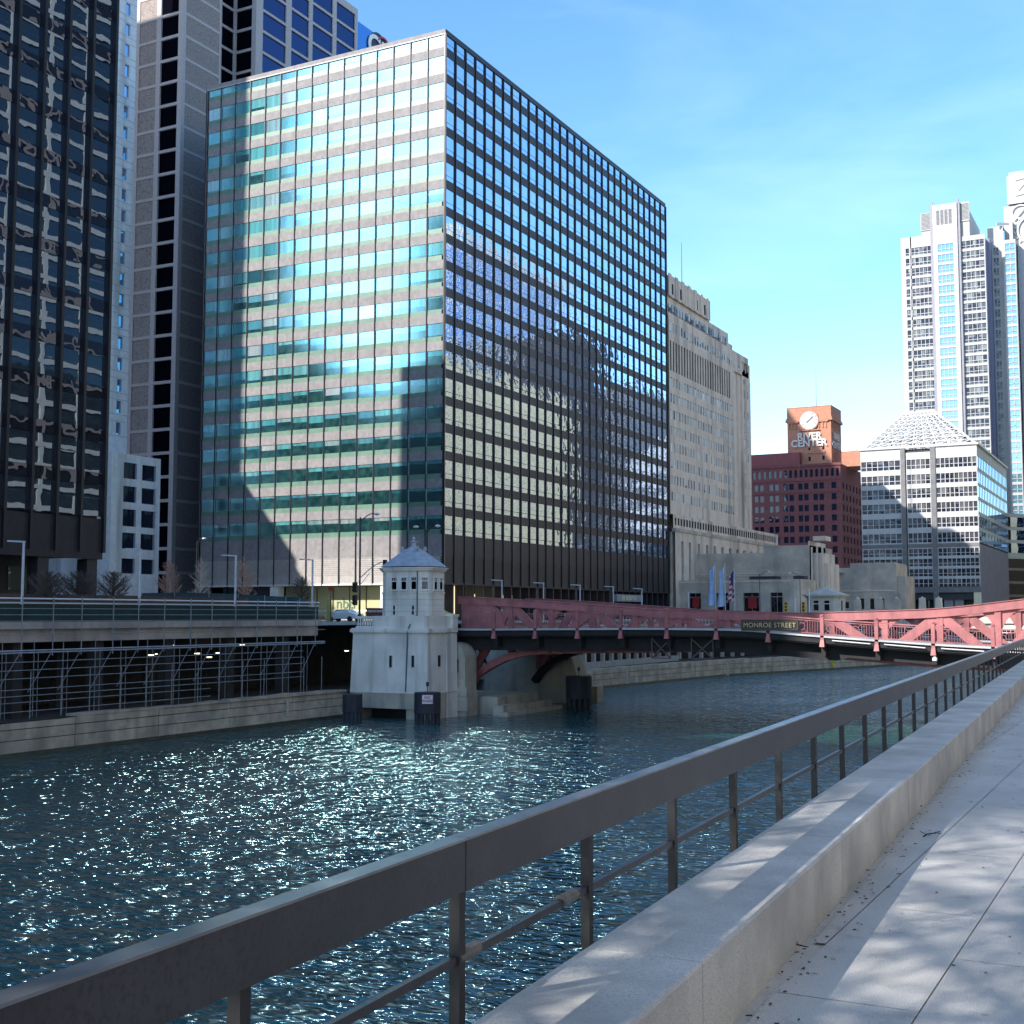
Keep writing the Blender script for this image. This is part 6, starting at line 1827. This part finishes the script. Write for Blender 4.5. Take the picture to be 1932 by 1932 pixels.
# flagpoles
def flag_tex(kind):
    if kind == 'chicago': return M('flag_light_blue', (.3, .5, .85), (.6, .7, .9), .8, .7)
    if kind == 'state': return M('flag_pale', (.65, .72, .85), (.4, .55, .8), .8, .7)
def flagpole(px, ptop, Y, kind, label):
    p = at(px, ptop, Y=Y)
    o = thing('flagpole', label, 'flagpole', (p.x, Y, 6.9), 'flagpoles before the plaza building')
    q = B(); q.tube((p.x, Y, 6.9), (p.x, Y, p.z), .09, .05, 7); q.build('pole', white, o)
    q = B(); q.lathe((p.x, Y, p.z), [(.05, 0), (.13, .08), (.05, .2)], 8); q.build('finial', gold, o)
    # limp cloth hanging in folds
    Hf, n, m_ = (7.5 if kind != 'usa' else 5.6), 7, 10
    hoist = p.z - .5
    V, F = [], []
    for i in range(n + 1):
        for j in range(m_ + 1):
            u, v = i / n, j / m_
            x = p.x - .1 - u * (1.0 + .5 * v) - .12 * math.sin(v * 5 + u * 3)
            V.append((x, Y - .25 * math.sin(u * 9 + v * 2), hoist - v * Hf * (1 - .12 * u) - u * 1.2))
    for i in range(n):
        for j in range(m_): F.append((i * (m_ + 1) + j, (i + 1) * (m_ + 1) + j, (i + 1) * (m_ + 1) + j + 1, i * (m_ + 1) + j + 1))
    q = B(); q.add(V, F)
    if kind == 'usa':
        c_r, c_w, c_b = M('flag_red', (.45, .05, .07), None, 1, .7), M('flag_white', (.75, .72, .75), None, 1, .7), M('flag_navy', (.03, .05, .2), None, 1, .7)
        f = q.build('flag', c_r, o); f.data.materials.append(c_w); f.data.materials.append(c_b)
        for k, pl_ in enumerate(f.data.polygons):
            i, j = k // m_, k % m_
            pl_.material_index = 2 if (j < 4 and i < 4) else (j + i // 3) % 2
    else:
        q.build('flag', flag_tex(kind), o)
flagpole(1349, 1062, 236, 'chicago', 'white flagpole with a limp light blue flag, leftmost of the three')
flagpole(1367.5, 1064, 236, 'state', 'white flagpole with a limp pale blue flag, middle of the three')
flagpole(1385.5, 1072, 236, 'usa', 'white flagpole with a limp red and white striped flag')
for px, pt, lab in ((1299, 1117, 'short white pole before the red banner door of the plaza building'), (1500, 1128, 'short white post left of the far bridgehouse'), (1526.5, 1110, 'white and red banded pole touching the far bridgehouse')):
    p = at(px, pt, Y=228); q = B(); q.tube((p.x, 228, 6.9), (p.x, 228, p.z), .12, n=7); q.lathe((p.x, 228, 6.9), [(.25, 0), (.2, .3), (.12, .5)], 8)
    o = q.build('white_pole', white, None); o['label'] = lab; o['category'] = 'pole'; o['group'] = 'short white poles on the far plaza'

# second bridgehouse far up the river
b2 = thing('far_bridgehouse', 'small pale bridgehouse with hip roof at the next bridge, right of the plaza building', 'bridgehouse', (-59, 240, 6.9))
YB2 = 237.0
cxx = at(1551, 1130, Y=YB2).x
q = B(); hw = 3.3
def oc(h, c): return [(cxx - h + c, YB2 + 3 - h), (cxx + h - c, YB2 + 3 - h), (cxx + h, YB2 + 3 - h + c), (cxx + h, YB2 + 3 + h - c), (cxx + h - c, YB2 + 3 + h), (cxx - h + c, YB2 + 3 + h), (cxx - h, YB2 + 3 + h - c), (cxx - h, YB2 + 3 - h + c)]
ze = at(1551, 1124, Y=YB2).z; za = at(1551, 1099, Y=YB2).z
limeb = M('far_limestone', (.6, .56, .48), (.48, .45, .39), 1, .8)
q = B(); q.prism(oc(3.2, 1.0), 5, ze - 3.4); q.prism(oc(3.35, 1.0), ze - 3.4, ze - 3.2); q.prism(oc(3.1, 1.0), ze - 3.2, ze - .3); q.build('wall', limeb, b2)
q = B(); q.prism(oc(3.4, 1.0), ze - .3, ze); q.prism(oc(3.75, 1.0), ze, ze + .25); q.build('cornice', limeb, b2)
q = B(); frustum(q, oc(3.5, 1.0), ze + .25, oc(.9, .3), za - 1.1); frustum(q, oc(.9, .3), za - 1.1, oc(.3, .1), za - .8); q.lathe((cxx, YB2 + 3, za - .85), [(.3, 0), (.2, .5), (.3, .6), (.05, 1.0)], 8); q.build('roof', limeb, b2)
for dx in (-1.1, .9):
    q = B(); q.box(cxx + dx - .45, cxx + dx + .45, YB2 - .13, YB2 + .1, ze - 2.7, ze - .9); ww = q.build('window', ddk, b2)
    q = B(); q.box(cxx + dx - .55, cxx + dx + .55, YB2 - .16, YB2 - .1, ze - 1.55, ze - 1.42); q.build('sash', sash, ww)
q = B(); q.box(cxx + 3.06, cxx + 3.14, YB2 + 1.6, YB2 + 2.6, ze - 2.7, ze - .9); q.build('window', ddk, b2)
# stone bollards of the next bridge parapet
for i, px in enumerate((1618, 1660, 1692, 1740, 1771)):
    p = at(px, 1128, Y=250)
    q = B(); r_ = .75
    frustum(q, rect(p.x - r_, p.x + r_, 250 - r_, 250 + r_), 5, rect(p.x - r_ * .7, p.x + r_ * .7, 250 - r_ * .7, 250 + r_ * .7), p.z + (.0 if i > 2 else -.4))
    q.lathe((p.x, 250, p.z - .45), [(r_ * .6, 0), (r_ * .6, .3), (.1, .7)], 10)
    o = q.build('stone_obelisk', limeb if i > 2 else decod, None)
    o['label'] = ['blunt stone obelisk before the left part of the plaza wing', 'blunt stone obelisk before the middle of the plaza wing', 'blunt stone obelisk at the right corner of the plaza wing', 'pale stone obelisk under the left pier of the white office block', 'pale stone obelisk under the right half of the white office block'][i]
    o['category'] = 'obelisk'; o['group'] = 'stone obelisks on the next bridge'
nbk = B(); nbk.box(-58, 10, 238, 252, 5.2, 6.6); nbk.box(-58, 10, 237.6, 238, 6.2, 7.4)
o = nbk.build('far_bridge', limeb, None); o['label'] = 'low pale parapet of the next bridge beyond the red one'; o['category'] = 'bridge'

# yellow board on the river wall
p0, p1 = at(1554.6, 1239.5, X=-44.6), at(1573, 1255, X=-44.6)
q = B(); xx, yy = -44.3, 183.5
pp = at(1564, 1248, Y=183)
q.box(pp.x - .75, pp.x + .75, 182.9, 183.3, pp.z - .65, pp.z + .65); q.box(pp.x - .8, pp.x + .8, 182.86, 182.9, pp.z + .6, pp.z + .68)
o = q.build('yellow_board', M('yellow_board', (.6, .5, .05), (.5, .42, .05), 1, .6), None); o['label'] = 'small yellow board fixed low on the far river wall under the bridge'; o['category'] = 'board'

# cars on the far streets
def car(x, y, z, ang, paint, label):
    o = thing('parked_car', label, 'car', (x, y, z), 'vehicles on the far streets'); o.rotation_euler = (0, 0, ang)
    ORG[o.name] = Vector((0, 0, 0))
    side = [(-2.2, .35), (-2.25, .75), (-2.1, .92), (-1.3, 1.0), (-.75, 1.42), (.7, 1.46), (1.45, 1.02), (2.1, .9), (2.2, .7), (2.15, .35)]
    q = B(); n = len(side); vs = []
    for yy_, f in ((-.85, 1), (.85, 1)):
        for (a, b_) in side: vs.append((a, yy_ * (1 if b_ < 1.05 else .8), b_))
    q.add(vs, [tuple(range(n)), tuple(range(n, 2 * n))[::-1]] + [(i, n + i, n + (i + 1) % n, (i + 1) % n) for i in range(n)]); q.build('body', paint, o)
    for sy_ in (-1, 1):
        q = B(); y_ = .8 * sy_
        q.add([(-1.15, y_ * .93 + .03 * sy_, 1.04), (1.2, y_ * .93 + .03 * sy_, 1.04), (.62, y_ * .86 + .03 * sy_, 1.38), (-.7, y_ * .86 + .03 * sy_, 1.38)], [(0, 1, 2, 3)]); q.build('side_window', ddk, o)
    q = B(); q.add([(-1.36, -.7, 1.01), (-1.36, .7, 1.01), (-.8, .62, 1.40), (-.8, -.62, 1.40)], [(0, 1, 2, 3)]); q.build('rear_window', ddk, o)
    for a in (-1.4, 1.35):
        for sy_ in (-1, 1):
            q = B(); q.tube((a, sy_ * .68, .33), (a, sy_ * .9, .33), .33, n=14); q.build('wheel', blk, o)
    return o
p = at(1417, 1155, Y=222); car(p.x, 222, 6.9, 0, M('car_red', (.5, .04, .03), None, 1, .3), 'red car before the plaza building under its second red banner')
p = at(650, 1138, Y=126); car(p.x, 126, 6.9, 0, M('car_white', (.75, .75, .78), None, 1, .3), 'white car before the lit lobby left of the bridgehouse')
p = at(832, 1178, Y=110); car(p.x, 108.2, 6.9, 0, M('cab_yellow', (.65, .42, .04), None, 1, .3), 'yellow cab on the street just right of the bridgehouse')
